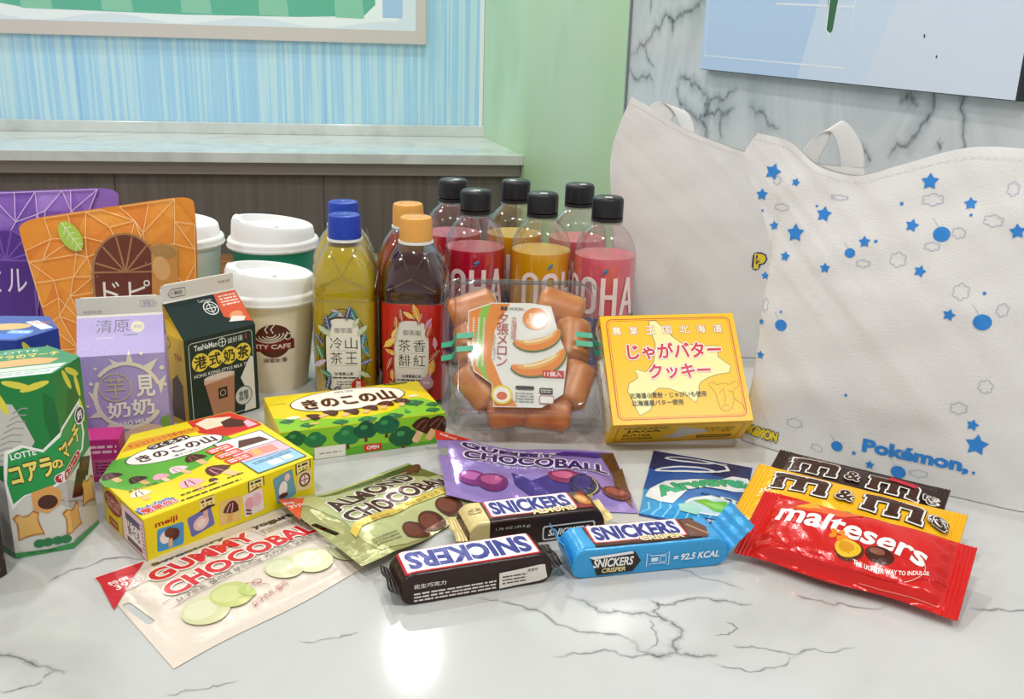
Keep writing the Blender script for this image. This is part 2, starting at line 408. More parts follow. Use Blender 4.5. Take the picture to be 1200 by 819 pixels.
# the table
t = thing('marble_table', 'wide white marble-topped table with grey veins under all the snacks', 'table', (-.1, .68, ZF))
part('tabletop', *box(-.75, -.6, -ZF - .03, .655, .55, -ZF), M_table, t, bevel=.003)
for x in (-.68, .58):
    for y in (-.52, .47): part('leg', *box(x - .03, y - .03, 0, x + .03, y + .03, -ZF - .03), mat('table_leg', '#3b3836', .5), t)
TV = [(2.2, [(.0367, .5264), (.0502, .5196), (.0564, .5101), (.0767, .5088), (.0928, .5073), (.1033, .4961), (.099, .4846), (.0978, .4716), (.085, .4676), (.0726, .482)]), (1.8, [(.098, .4695), (.108, .4688), (.1211, .4707)]), (1.6, [(.0874, .5251), (.0932, .5204), (.1029, .52), (.1183, .5294), (.1318, .5265), (.1424, .5236), (.1521, .5236)]), (1.5, [(.0936, .5235), (.0894, .5119), (.0928, .5073)]), (1.3, [(-.0163, .5225), (.006, .5157), (.0354, .4949), (.0536, .489), (.0726, .4829)]), (1.2, [(.0278, .4652), (.0522, .4706), (.0721, .4662), (.0953, .4685)]), (1.0, [(.1308, .4806), (.137, .4791), (.1555, .4758), (.1773, .4799), (.2014, .4824)]), (.8, [(.1171, .463), (.1313, .4588), (.1492, .4605), (.165, .4728)]), (1.2, [(.1792, .5368), (.1917, .5308), (.2078, .5281), (.2355, .5271)]), (1.4, [(.2858, .5268), (.3027, .5272), (.3192, .5266), (.37, .53)]), (.7, [(.1303, .5045), (.137, .4979), (.1302, .4907), (.1221, .4898)]), (.8, [(.0871, .5046), (.0887, .4863), (.0821, .4751)]),
      (1.6, [(-.34, .46), (-.2723, .4516), (-.2561, .4467), (-.2371, .4402), (-.2311, .4369)]), (1., [(-.2405, .4329), (-.2371, .4402)]), (.9, [(-.2571, .4216), (-.2459, .4256), (-.2397, .4311)]), (1.1, [(-.2791, .5246), (-.2745, .5347), (-.2647, .543), (-.22, .56)]), (1., [(-.1151, .4732), (-.0964, .4762), (-.083, .4831)]), (.7, [(-.172, .4222), (-.1541, .4282), (-.1385, .436)]), (.9, [(.0, .69), (.03, .66), (.07, .63), (.1, .6)]), (.7, [(.06, .59), (.12, .56), (.15, .54)])]
veins('marble_vein', TV, lambda u, v: Vector((u + .1, v - .68, -ZF + .00006)), t, vein_mat('grey_vein', '#6c6e6f', 1.3), .00075, .2)
# ------------------------------------------------------------------ hexagonal biscuit boxes
HR = .034
def hexp(k): return Vector((HR * math.cos(R(-120 + 60 * k)), HR * math.sin(R(-120 + 60 * k)), 0))
def hexS(u, v, off):
    k = math.floor(u / 35); t = u / 35 - k; a_, b_ = hexp(k), hexp(k + 1)
    d = (b_ - a_).normalized(); n = Vector((d.y, -d.x, 0))
    return a_.lerp(b_, t) + n * (off * .001) + Vector((0, 0, v * .001))
def hex_box(name, label, loc, rz, col, side, top, h=121):
    t = thing(name, label, 'biscuit box', loc, (0, 0, rz), 'hexagonal biscuit boxes')
    part('carton', *prism([hexp(k)[:2] for k in range(6)], 0, h * .001), ink(col, .3), t, bevel=.0005)
    if side: side.build('side_print', t, hexS, [-35, 0, 35, 70], [], clip=(-34.7, .4, 69.7, h - .4), dz=.006)
    if top: top.build('lid_print', t, planeS((0, 0, h * .001), (1, 0, 0), (0, 1, 0)), dz=.01)
    return t
G1, G2 = '#12803a', '#1d9a4a'
a = Art(.3)
a.rect(-35, 0, 70, 121, G1)
a.poly([(-35, 0), (70, 0), (70, 58), (30, 46), (-35, 60)], '#d9d7cf')
a.poly([(-20, 60), (14, 68), (20, 78), (16, 90), (10, 104), (2, 106), (0, 92), (-10, 80)], '#c9c8c0')
for k in range(9): a.line([(-8 + k * 2.2, 66 + k * 4), (0 + k * 1.9, 68 + k * 4.1), (9 + k * 1.2, 66 + k * 4.3)], .8, '#9a9a93')
a.poly([(30, 74), (36, 80), (34, 104), (28, 110), (27, 92)], '#0d6b30'); a.poly([(44, 84), (62, 92), (66, 110), (50, 104)], '#0d6b30')
a.poly([(10, 46), (34, 30), (70, 14), (70, 34), (45, 44), (30, 52)], '#bdbab2')
for k in range(8): a.line([(20 + k * 6, 42 - k * 3), (27 + k * 6, 37 - k * 2.6)], .8, '#8f8d88')
for x, y, r_ in ((-3, 112, -55), (4, 106, -70), (-12, 104, -40), (14, 116, -20), (24, 114, 15), (50, 112, -60), (62, 104, -75), (57, 115, -30), (-24, 112, -70), (-30, 98, -60), (-6, 78, -80), (64, 86, -80)):
    a.ell(x, y, 9, 2.2, '#b7cf3a' if (x + y) % 2 > .9 else '#e2d94a', rot=r_, n=12)
a.poly([(2, 34), (-1, 52), (2, 74), (12, 77), (24, 72), (33, 80), (37, 84), (62, 94), (64, 70), (60, 60), (40, 52), (26, 44), (10, 42)], '#f3f6ee')
a.poly([(3, 38), (1, 53), (4, 72), (13, 75), (24, 70), (34, 78), (38, 82), (60, 91), (62, 71), (58, 61), (40, 54), (26, 46), (10, 43)], G2)
a.text('LOTTE', 12.5, 70.5, 4.2, '#ffffff', w=15, rot=6, bold=.02)
a.text('コアラ', 16, 58.5, 12, '#f6e36a', w=25, rot=8, bold=.05, out=[('#3a2410', .07)])
a.text('の', 31.5, 61, 5.5, '#f6e36a', rot=8, bold=.05, out=[('#3a2410', .07)])
a.text('マーチ', 46, 71, 12, '#f6e36a', w=23, rot=22, bold=.05, out=[('#3a2410', .07)])
a.rrect(-1.5, -3.4, 27.5, 3.4, 3.4, '#f4e9e4'); v_, f_, c_ = a.L.pop(); a.Z.pop()
rot_ = lambda p, an, ox, oy: [(ox + x * math.cos(R(an)) - y * math.sin(R(an)), oy + x * math.sin(R(an)) + y * math.cos(R(an))) for x, y in p]
a.poly(rot_(v_, 22, 30, 50), '#f4e9e4')
a.rrect(-.9, -2.8, 26.9, 2.8, 2.8, '#b51a2c'); v_, f_, c_ = a.L.pop(); a.Z.pop(); a.poly(rot_(v_, 22, 30, 50), '#b51a2c')
a.text('チョコレート', 42, 55, 3.6, '#ffffff', w=23, rot=22, bold=.03)
a.poly([(40, 34), (52, 30), (62, 44), (50, 50)], '#3d1a10'); a.poly([(42, 36), (50, 33), (54, 39), (45, 42)], '#5b2a18'); a.poly([(50, 46), (62, 40), (68, 52), (56, 56)], '#4a2012'); a.poly([(54, 47), (61, 44), (64, 50), (57, 53)], '#6a3520')
a.poly([(14, 44), (26, 47), (32, 42), (30, 33), (22, 28), (14, 33)], '#e0a456'); a.ell(23, 36, 6, 5, '#4a1f15')
for ox, oy, an in ((10, 22, 6), (39, 20, 4), (60, 30, -6)):
    sh = [(-8, -9), (-3, -8), (3, -8), (8, -9), (7, -3), (6.5, 3), (8, 7), (5, 9.5), (2, 7), (-2, 7), (-5, 9.5), (-8, 7), (-6.5, 3), (-7, -3)]
    a.poly(rot_(sh, an, ox, oy), '#b9772c'); a.poly(rot_([(x * .86, y * .86) for x, y in sh], an, ox, oy), '#e2b364')
a.poly([(-35, 0), (70, 0), (70, 3), (40, 5), (20, 3), (-35, 6)], '#3f9a53')
for x in (15, 20, 26, 31): a.ell(x, 8, 3.6, 3, '#2f7d48', n=12)
a.text('Net Weight', 16, 2.2, 2.2, '#22302a', w=17)
a.ell(60, 84, 6.2, 6.2, '#ffffff'); a.ell(60, 84, 5.3, 5.3, '#1c2a50'); a.text('鈣', 60, 84, 6, '#ffffff', bold=.03)
tp = Art(.3)
hx = lambda s_: [(1000 * hexp(k).x * s_, 1000 * hexp(k).y * s_) for k in range(6)]
tp.poly(hx(.985), G1); tp.poly([(-16, -28), (16, -28), (22, -18), (-22, -18)], '#f0f4ea'); tp.poly([(-22, -17), (22, -17), (26, -10), (-26, -10)], '#cfe2c4')
tp.text('LOTTE', -2, 22, 5, '#d9e8d2', w=24); tp.text('コアラのマーチ', 0, 12, 8, '#e8d858', w=44, bold=.04, out=[('#145c30', .05)])
tp.poly([(-20, -8), (16, -8), (22, 0), (10, 6), (-12, 5)], '#e2a552'); tp.poly([(-28, -8), (-14, -8), (-12, 0), (-26, 0)], '#eef2e8'); tp.text('チョコ', -20, -4, 4, '#3f9a53')
tp.lines(-16, -26, 16, -19, 2, '#8fae92')
hex_box('hexagonal_biscuit_box', 'tall green hexagonal biscuit box with chocolate biscuits printed around it', (-.310, .585, 0), R(26), G1, a, tp)
tb = Art(.3)
tb.poly(hx(.985), '#1c3c9c'); tb.poly([(-10, -26), (14, -26), (20, -14), (-16, -14)], '#2f6ad0'); tb.ell(-2, 2, 16, 8, '#e7b660', 10); tb.poly([(-30, -6), (-14, -4), (-18, 6), (-30, 4)], '#c6dcf4')
tb.poly([(6, 14), (24, -4), (30, 1), (13, 18)], '#f0f2f6'); tb.text('コアラ', -22, -16, 6, '#f0d850', rot=10, bold=.04); tb.rrect(4, -14, 20, -6, 2, '#7fb6ea'); tb.text('北海道', 12, -10, 4, '#ffffff')
tb.lines(10, 10, 24, 16, 2, '#d05050')
sb = Art(.3); sb.rect(-35, 0, 70, 121, '#1c3c9c')
for x, y, r_ in ((-12, 112, -70), (4, 112, -60), (14, 116, -30), (44, 112, -60), (60, 104, -80)): sb.ell(x, y, 9, 2.4, '#d8cf48', rot=r_, n=12)
sb.poly([(3, 38), (1, 53), (4, 72), (34, 78), (60, 91), (62, 71), (40, 54), (10, 43)], '#2f6ad0'); sb.text('コアラのマーチ', 30, 62, 11, '#f6e36a', w=48, rot=14, bold=.05)
hex_box('hexagonal_biscuit_box', 'blue hexagonal biscuit box standing right behind the green hexagonal box', (-.352, .653, 0), R(4), '#1c3c9c', sb, tb, 122)
# dark box at the table's left side
sd = Art(.35); sd.rect(-35, 0, 70, 121, '#2b1a16')
rd = random.Random(4)
for k in range(26): sd.ell(rd.uniform(20, 70), rd.uniform(2, 60), 2.5, 1.6, '#7c4a3c', rot=rd.uniform(0, 180), n=8)
hex_box('hexagonal_biscuit_box', 'dark brown hexagonal box standing beside the tall green biscuit box', (-.342, .5265, 0), R(10), '#2b1a16', sd, None, 58)
# magenta pouch box behind
t = thing('magenta_candy_box', 'small magenta candy box wedged behind the yellow mushroom kit box', 'candy box', (-.313, .674, 0), (0, 0, R(12)))
part('carton', *box(-.02, -.012, 0, .022, .012, .034), ink('#c2257c', .35), t, bevel=.0006)
a = Art(.35); a.rect(-19.5, .5, 21.5, 33.5, '#c52a80'); a.rect(2, 4, 20, 18, '#d85a9c'); a.lines(-10, 22, 20, 30, 2, '#f6c8e0', .5); a.lines(4, 6, 18, 16, 4, '#5c1240')
a.build('front_print', t, planeS((0, -.012, 0), (1, 0, 0), (0, 0, 1)), dz=.008)

# ------------------------------------------------------------------ chocolate mushroom drawing used on two boxes
def mushroom(a, x, y, s, rot=0, cap='#4a2216', stem='#eec48a', hi='#8a5a44', stripe=True):
    P = lambda pts: rot_([(p * s, q * s) for p, q in pts], rot, x, y)
    a.poly(P([(-2, -7), (-1.2, -8), (1.2, -8), (2, -7), (1.8, 1), (-1.8, 1)]), stem)
    a.poly(P([(-6, -.6), (-5, 3), (-2.6, 6), (0, 7), (2.6, 6), (5, 3), (6, -.6), (3, -1.6), (-3, -1.6)]), cap)
    if stripe:
        a.line(P([(-3, -1), (-2.4, 2), (-1, 5)]), .7 * s, hi); a.line(P([(.6, -1), (.8, 2.4), (.6, 5.4)]), .6 * s, hi)
# ------------------------------------------------------------------ yellow six-cornered mushroom kit box
K = thing('mushroom_kit_box', 'yellow do-it-yourself chocolate mushroom kit box with a cut corner lying flat', 'snack box', (-.229, .552, 0), (0, 0, R(49.5)))
KP = [(0, 0), (134, 0), (146, 83), (142, 118), (63, 130), (9, 70)]
Y1 = '#f3dc10'
part('carton', *prism([(x * .001, y * .001) for x, y in KP], 0, .03), ink(Y1, .38), K, bevel=.0006)
a = Art(.38)
a.poly([(x * .993 + .5, y * .993 + .4) for x, y in KP], Y1)
a.poly([(6, 60), (8, 72), (30, 95), (60, 92), (112, 80), (112, 66), (98, 60), (70, 44), (40, 38), (14, 44)], '#5fb233')
a.poly([(100, 96), (112, 76), (143, 76), (145, 84), (141, 117), (106, 122.5)], '#d42a22')
a.poly([(108, 98), (128, 96), (136, 108), (120, 118), (108, 114)], '#f4e3c4'); a.poly([(120, 92), (132, 84), (140, 92), (134, 106), (124, 104)], '#4a1f16'); a.poly([(133, 80), (142, 80), (142, 94), (137, 92)], '#f6b7c6')
a.poly([(41, 104), (103, 100), (106, 108), (62, 116), (54, 116)], '#e8a01a')
a.text('チョコスナックで手づくり!', 76, 107.5, 6, '#c02018', w=52, rot=-3.5, bold=.03)
a.ell(72, 82, 38, 15.5, '#3d2a20', rot=-3, n=34); a.ell(72, 82, 37, 14.5, '#fbf7ee', rot=-3, n=34)
a.rrect(58, 92, 92, 101, 4.4, '#3d2a20'); a.text('つくろう!', 75, 96.5, 6.4, '#fbf7ee', w=30, rot=-3, bold=.03)
a.text('きのこの山', 73, 82, 12, '#4a2216', w=60, rot=-3, bold=.05, out=[('#fbf7ee', .03)])
a.text('(菓子の手作り)', 76, 71, 3.6, '#3d2a20', w=24, rot=-3)
mushroom(a, 17, 70, 1.25); mushroom(a, 27, 53, 1.15, 10, '#3a1c14', '#e8b070'); mushroom(a, 40, 46, 1.05, 0, '#eea6b4', '#f2d4a8', '#f8ccd4'); mushroom(a, 55, 48, 1.2, 15, '#f2d9dc', '#f0c48a', '#c96a7a'); mushroom(a, 73, 56, 1.4, 0); mushroom(a, 49, 22, 1.5, 0, '#f4b6c0', '#f0c070', '#6a3020'); mushroom(a, 74, 27, 1.7, 20, '#5a2a1c', '#f0c48a', '#e88aa0'); mushroom(a, 17, 32, 1.2, -5, '#f4ead4', '#eec070', '#5a2a1c'); mushroom(a, 62, 17, .6)
a.text('きのこの山', 23, 41, 3.4, '#2a1a14', w=20, rot=-2, bold=.02)
a.rrect(2, 6, 29, 14, 1, '#3558a8'); a.text('みんなで', 15, 14, 4.5, '#3558a8', w=24, bold=.05, out=[('#ffffff', .05)]); a.text('簡単作!', 16, 8.5, 7, '#d4282a', w=24, bold=.05, out=[('#ffffff', .06)])
a.lines(30, 4, 76, 7, 1, '#4a3a20', .5); a.lines(34, 11, 62, 14, 1, '#4a3a20', .5, 3); a.lines(70, 12, 84, 14.5, 1, '#4a3a20', .5, 3)
a.poly([(89, 4), (131, 4), (136, 68), (95, 70)], '#3f4a58'); a.poly([(90, 5), (130, 5), (135, 67), (96, 69)], '#9fcfee')
a.poly([(95, 46), (133, 43), (135, 67), (96, 69)], '#f2f4f6'); a.poly([(93, 27), (132, 24), (133, 42), (95, 45)], '#f6c3d0')
a.line([(93, 26), (132, 23.5)], .8, '#3f4a58'); a.line([(95, 45.5), (133, 42.5)], .8, '#3f4a58')
a.poly([(104, 50), (130, 48), (128, 58), (112, 62)], '#5a3226'); a.poly([(100, 30), (124, 28), (126, 40), (106, 42)], '#f09a8a'); a.poly([(106, 31), (112, 31), (114, 41), (108, 41)], '#f3b86a')
for k in range(3): a.rrect(84, 30 + k * 12, 104, 40 + k * 12, 2, '#e0503c'); a.lines(86, 32 + k * 12, 102, 38 + k * 12, 2, '#fff1e6', .5, k)
a.rrect(104, 8, 114, 16, 1, '#f4f6f8'); a.rrect(116, 9, 124, 16, 1, '#f4f0d8'); a.lines(96, 17, 128, 22, 2, '#34506c', .4)
a.build('lid_print', K, planeS((0, 0, .03), (1, 0, 0), (0, 1, 0)), dz=.006)
a = Art(.38)
a.text('meiji', 15.5, 22.5, 5, '#b5341c', w=16, bold=.03)
def pic(a, x0, y0, x1, y1, bgc, an=0):
    a.rrect(-(x1 - x0) / 2, -(y1 - y0) / 2, (x1 - x0) / 2, (y1 - y0) / 2, 1.6, bgc); v_, f_, c_ = a.L.pop(); a.Z.pop(); a.poly(rot_(v_, an, (x0 + x1) / 2, (y0 + y1) / 2), bgc)
pic(a, 8, 3, 27, 19, '#4a9ad0', -4); a.ell(14, 12, 4, 4.4, '#f4ece4'); a.ell(20, 12, 4, 4.4, '#5a3020'); a.ell(17, 14.5, 3.6, 3.4, '#6a3a26'); a.rect(15.6, 4, 18.6, 10, '#e6b888')
pic(a, 31, 6, 49, 21, '#6a74b8', 10); a.ell(40, 12.5, 6, 5, '#f2c8c0', 20); a.ell(40, 12.5, 3.4, 3, '#f8e4dc', 20); a.rect(42, 15, 45.5, 21, '#e6b0a0')
pic(a, 54, 4, 71, 22, '#e8c476', -4); mushroom(a, 63, 13, 1.05, -12, '#5a2a20', '#e6a860', '#f4b8c0')
pic(a, 73, 4, 89, 21, '#f2e0e0', 3); a.ell(78, 13, 4, 4.6, '#e8a8b4'); a.ell(84, 14, 4, 5, '#f0c0c6'); a.line([(74.5, 9), (79, 7)], 1.4, '#6a3028'); a.line([(74.5, 6.5), (79, 4.8)], 1.4, '#6a3028')
pic(a, 99, 5, 116, 26, '#6aa0b4', 8); a.ell(106, 14, 3.6, 6, '#f2f0ec', -10); a.ell(106, 9, 4, 2, '#5a3028'); a.ell(110, 22, 2.4, 3, '#f0c8c8')
pic(a, 118, 7, 131, 22, '#eccf9a', -8); a.ell(125, 15, 5, 5.4, '#5a2a20'); a.ell(125, 15, 3.6, 4, '#f0d4d0'); a.line([(125, 10), (125, 20)], .8, '#8a4a44'); a.line([(120.5, 15), (129.5, 15)], .8, '#8a4a44')
for x in (39, 84, 124):
    a.poly([(x - 6.5, 21), (x + 6.5, 23), (x + 6.5, 29.6), (x - 6.5, 29.6)] if x > 40 else [(x + 1, 20), (x + 12, 21.5), (x + 12, 29.6), (x + 1, 29.6)], '#3a3024')
    x2 = x if x > 40 else x + 6.5
    a.poly([(x2 - 5.6, 21.6), (x2, 23.4), (x2 + 5.6, 22.6), (x2 + 5.6, 29.2), (x2 - 5.6, 29.2)], '#f6e89a'); a.lines(x2 - 4.6, 25.8, x2 + 4.6, 28.6, 1, '#3a3024', .6)
    for k in range(3): a.star(x2 - 3 + 3 * k, 24.4, 1.2, '#b8842a')
a.build('front_print', K, planeS((0, 0, 0), (1, 0, 0), (0, 0, 1)), dz=.006)
# short end towards the green box: from corner (4,73) to (0,0)
ex = Vector((0 - 9, 0 - 70, 0)).normalized()
a = Art(.38)
a.ell(18, 20, 15, 8, '#a8261c', n=26); a.text('チョコのついた', 18, 22, 3.6, '#fff3e0', w=24, bold=.02); a.text('きのこだね!', 18, 17.6, 3.6, '#fff3e0', w=20, bold=.02)
a.rrect(8, 1.5, 24, 8, 1, '#b5341c'); a.text('meiji', 16, 4.8, 3.4, '#f6e36a', w=11)
a.line([(31, 0.4), (31, 29.4)], .5, '#c8b410')
a.rect(33, .6, 71.5, 28.6, '#8a4a50'); a.rect(33.8, 1.2, 70.7, 28, '#f4d2d4'); a.rect(40, 5, 64, 24, '#efe6e2'); a.text('作って\n食べる', 52, 15, 13, '#7a3038', bold=.03); a.rect(40, 19, 64, 24, '#5a4a6a'); a.rect(40, 2.6, 64, 6.4, '#6a4038')
a.lines(66, 4, 70, 26, 8, '#b06a70')
a.build('end_print', K, planeS((.009, .070, 0), ex, (0, 0, 1)), dz=.006)

# ------------------------------------------------------------------ green and yellow mushroom biscuit box
GB = thing('mushroom_biscuit_box', 'green and yellow chocolate mushroom biscuit box with printed trees lying flat', 'snack box', (-.170, .707, 0), (0, 0, R(23)))
gx0, gx1, gd, gh = -9, 127, 80, 27
part('carton', *box(gx0 * .001, 0, 0, gx1 * .001, gd * .001, gh * .001), ink('#f1d714', .35), GB, bevel=.0007)
a = Art(.35)
a.rect(gx0 + .4, .4, gx1 - .4, gd - .4, '#f1d714')
hill = [(gx0 + .4, .4), (gx1 - .4, .4), (gx1 - .4, 24), (118, 38), (108, 40), (98, 26), (84, 16), (64, 12), (40, 14), (20, 20), (6, 24), (gx0 + .4, 30)]
a.poly(hill, '#8ccb2c')
def tree(a, x, y, s, c='#1d6b3a'):
    a.poly([(x - .8 * s, y - 6 * s), (x + .8 * s, y - 6 * s), (x + .5 * s, y), (x - .5 * s, y)], '#5a3a20')
    for dx, dy, r_ in ((-3, 0, 3.2), (0, 1.6, 3.8), (3, 0, 3.2), (-1.5, -1.5, 3), (1.8, -1.6, 3)): a.ell(x + dx * s, y + dy * s, r_ * s, r_ * .85 * s, c, n=12)
    a.ell(x - 1 * s, y + 1.6 * s, 1.8 * s, 1.2 * s, '#3f9b55', n=10)
for x, y, s_ in ((0, 20, 1), (14, 8, 1), (40, 6, 1.1), (62, 5, 1.3), (84, 5, 1.3), (108, 28, 1.4), (122, 20, 1), (118, 8, 1)): tree(a, x, y, s_)
a.ell(20, 9, 5, 2, '#e8c06a', n=12); a.ell(6, 26, 6, 3, '#f4f2dc', n=12); a.ell(112, 44, 5, 2, '#f4f2dc', n=12)
a.poly([(94, 8), (100, 8), (97, 18)], '#2f9b55')
a.ell(58, 54, 50, 24.5, '#4a2216', n=36, rot=3); a.ell(58, 54, 49, 23.4, '#fbf6e6', n=36, rot=3)
a.text('きのこの山', 58, 52, 22, '#4a2216', w=78, rot=3, bold=.06, out=[('#e8c89a', .035)]); 
a.text('明治', 58, 72, 5, '#4a2216', w=16, rot=3)
for x, y, r_ in ((20, 22, -70), (35, 26, -60), (52, 23, -55), (69, 26, -40), (84, 31, -30), (99, 33, -20)): mushroom(a, x, y, 1.25, r_)
a.text('meiji', -1, 60, 2.6, '#8a7410', w=14)
a.ell(106, 78, 11, 2, '#2c5a2a'); a.lines(98, 77, 114, 79, 1, '#d8c840')
a.build('lid_print', GB, planeS((0, 0, gh * .001), (1, 0, 0), (0, 1, 0)), dz=.006)
a = Art(.35)
a.rect(gx0 + .4, .4, gx1 - .4, gh - .4, '#8ccb2c')
a.poly([(30, 26), (60, 18), (90, 26)], '#9ad43a'); a.poly([(-8, 10), (20, 4), (60, 8), (110, 3), (126, 8), (126, .4), (-8, .4)], '#5fae2a')
for x, y, s_, c_ in ((2, 20, 1.5, '#1a6a3a'), (18, 17, 1.5, '#1f7a44'), (44, 17, 1.9, '#1f7a44'), (59, 20, 1.7, '#17583a'), (76, 22, 1.8, '#1a6a4a'), (90, 10, 2, '#1a5a30')): tree(a, x, y, s_, c_)
mushroom(a, 106, 15, 1.6, -30); mushroom(a, 118, 15, 1.6, -35)
a.rrect(57, 1.5, 72, 7.5, 1.2, '#d4381e'); a.text('OPEN', 64.5, 4.5, 3.2, '#ffffff', w=10, bold=.02)
a.rect(17, .5, 42, 10.5, '#f0ece2'); a.lines(21, 3.6, 39, 6, 1, '#a8a296', .5, 5); a.line([(16, 11), (22, 12)], .6, '#8a5a30')
a.build('front_print', GB, planeS((0, 0, 0), (1, 0, 0), (0, 0, 1)), dz=.006)
a = Art(.35); a.rect(.4, .4, gd - .4, gh - .4, '#f1d714'); a.lines(8, 6, 60, 20, 6, '#8a7410', .3)
a.build('end_print', GB, planeS((gx0 * .001, gd * .001, 0), (0, -1, 0), (0, 0, 1)), dz=.006)

# ------------------------------------------------------------------ yellow butter cookie box, leaning back
CT = thing('butter_cookie_box', 'bright yellow butter cookie box with red lettering propped up beside the clear tray', 'cookie box', (.081, .763, 0))
Lk = R(45)
cd_ = Vector((math.cos(R(5)), math.sin(R(5)), 0)); cb_ = Vector((-math.sin(R(5)), math.cos(R(5)), 0))
cu_ = cb_ * math.sin(Lk) + Vector((0, 0, 1)) * math.cos(Lk); cn_ = cd_.cross(cu_)
cd2 = cd_ * math.cos(R(2)) + cu_ * math.sin(R(2)); cu2 = cu_ * math.cos(R(2)) - cd_ * math.sin(R(2))
def ckl(u, v, w_): return (cd2 * u + cu2 * v + cn_ * w_) * .001
CW, CH, CTk = 117, 101, 40
v_, f_ = box(0, 0, 0, 1, 1, 1)
part('carton', [ckl(x * CW, y * CH, z * CTk) for x, y, z in v_], f_, ink('#f6c010', .3), CT, bevel=.0006)
a = Art(.3)
a.rect(.3, .3, CW - .3, CH - .3, '#f6c010')
def frame(a, x0, y0, x1, y1, r_, w_, col):
    p = []
    for cx, cy, a0 in ((x1 - r_, y0 + r_, -90), (x1 - r_, y1 - r_, 0), (x0 + r_, y1 - r_, 90), (x0 + r_, y0 + r_, 180)):
        for k in range(6): p.append((cx + r_ * math.cos(R(a0 + 18 * k)), cy + r_ * math.sin(R(a0 + 18 * k))))
    a.line(p, w_, col, True)
frame(a, 5, 4.5, CW - 4.5, CH - 4, 5, .9, '#c4481a'); frame(a, 6.6, 6.1, CW - 6.1, CH - 5.6, 4.4, .4, '#c4481a')
mp = [(46, 93), (52, 93), (58, 86), (64, 78), (71, 71), (86, 68), (102, 67.6), (101, 57), (110.5, 48), (108, 42), (99, 41), (90, 38.4), (82, 34), (80, 30), (79, 22), (75, 16), (70, 21), (64, 25), (55, 29), (46, 30), (41, 26), (37, 24), (40, 17), (36, 10), (27, 6), (24, 14), (22, 22), (19.5, 28), (21.8, 35), (27, 38), (30, 40), (28, 48), (37, 45), (42, 50), (45, 54), (47, 62), (48.7, 71), (46, 84)]
mp = [(x - 4, y + 2) for x, y in mp]
a.poly(mp, '#f6e9a0'); a.line(mp, .5, '#5a4a18', True)
for i, ch in enumerate('農業王国北海道'): a.text(ch, 13 + i * 14.6, 86, 7.6, '#fbf3dc', bold=.02, out=[('#b4501c', .045)])
a.text('じゃがバター', 60, 66, 14.5, '#d0252c', w=80, bold=.045, out=[('#b9a8b4', .075), ('#ffffff', .055)])
a.text('クッキー', 62, 47, 13, '#d0252c', w=52, bold=.045, out=[('#b9a8b4', .075), ('#ffffff', .055)])
a.text('北海道小麦粉・じゃがいも使用', 49, 25.5, 5, '#2a2210', w=64, bold=.02); a.text('北海道産バター使用', 39, 18.8, 5, '#2a2210', w=43, bold=.02)
cow = [(86, 31), (84, 34), (88, 36), (92, 33), (97, 35), (102, 33), (107, 36), (111, 34), (108, 30), (104, 28), (104, 20), (101, 12), (96, 9), (91, 11), (90, 18), (89, 26)]
a.line(cow, .35, '#a8842a', True)
for q in ([(92, 26), (95, 28)], [(100, 28), (103, 26)], [(92, 13), (95, 15), (99, 14)], [(104, 20), (109, 16), (112, 10)], [(96, 30), (97, 22), (95, 17)]): a.line(q, .35, '#a8842a')
a.build('lid_print', CT, lambda u, v, off: ckl(u, v, CTk + off), dz=.006)
a = Art(.3)
a.rect(.3, .3, CW - .3, CTk - .3, '#f6c010'); frame(a, 6, 3, CW - 6, CTk - 3, 4, .8, '#c4481a')
a.text('HOKKAIDO', 29, 32, 4.6, '#4a3210', w=36, bold=.03); a.text('JAGA', 28, 25, 6.5, '#4a3210', w=30, bold=.04); a.text('BUTTER', 24, 17, 4.6, '#4a3210', w=24, bold=.03); a.text('COOKIES', 25, 10.5, 4.6, '#4a3210', w=26, bold=.03)
a.poly([(46, 10), (54, 18), (58, 32), (64, 30), (80, 26), (84, 20), (70, 14), (60, 8)], '#cfc8c0'); a.text('北海道小麦粉\nバター使用', 92, 24, 12, '#6a4a14', w=26); a.rrect(76, 7, 106, 13, 1, '#6a4a14'); a.lines(78, 8.5, 104, 12, 1, '#f6c010')
a.build('front_print', CT, lambda u, v, off: ckl(u, -off, v), dz=.006)
a = Art(.3)
a.rect(.3, .3, CTk - .3, CH - .3, '#f6c010')
a.rect(3, 8, CTk - 2, CH - 6, '#8a5a34')
rd = random.Random(2)
for k in range(16): a.ell(8 + (k % 3) * 11 + rd.uniform(-2, 2), 14 + (k // 3) * 15 + rd.uniform(-3, 3), 7.5, 9.5, rd.choice(['#e6d3a4', '#d9c08a', '#f0e2bc']), rot=rd.uniform(-30, 30), n=14)
a.rect(26, 30, 36, 92, '#e9d9b4'); a.text('HOKKAIDO COOKIES', 31, 61, 4, '#9a3a1a', w=54, rot=90)
a.build('end_print', CT, lambda u, v, off: ckl(-off, v, u), dz=.006, clip=(.3, .3, CTk - .3, CH - .3))
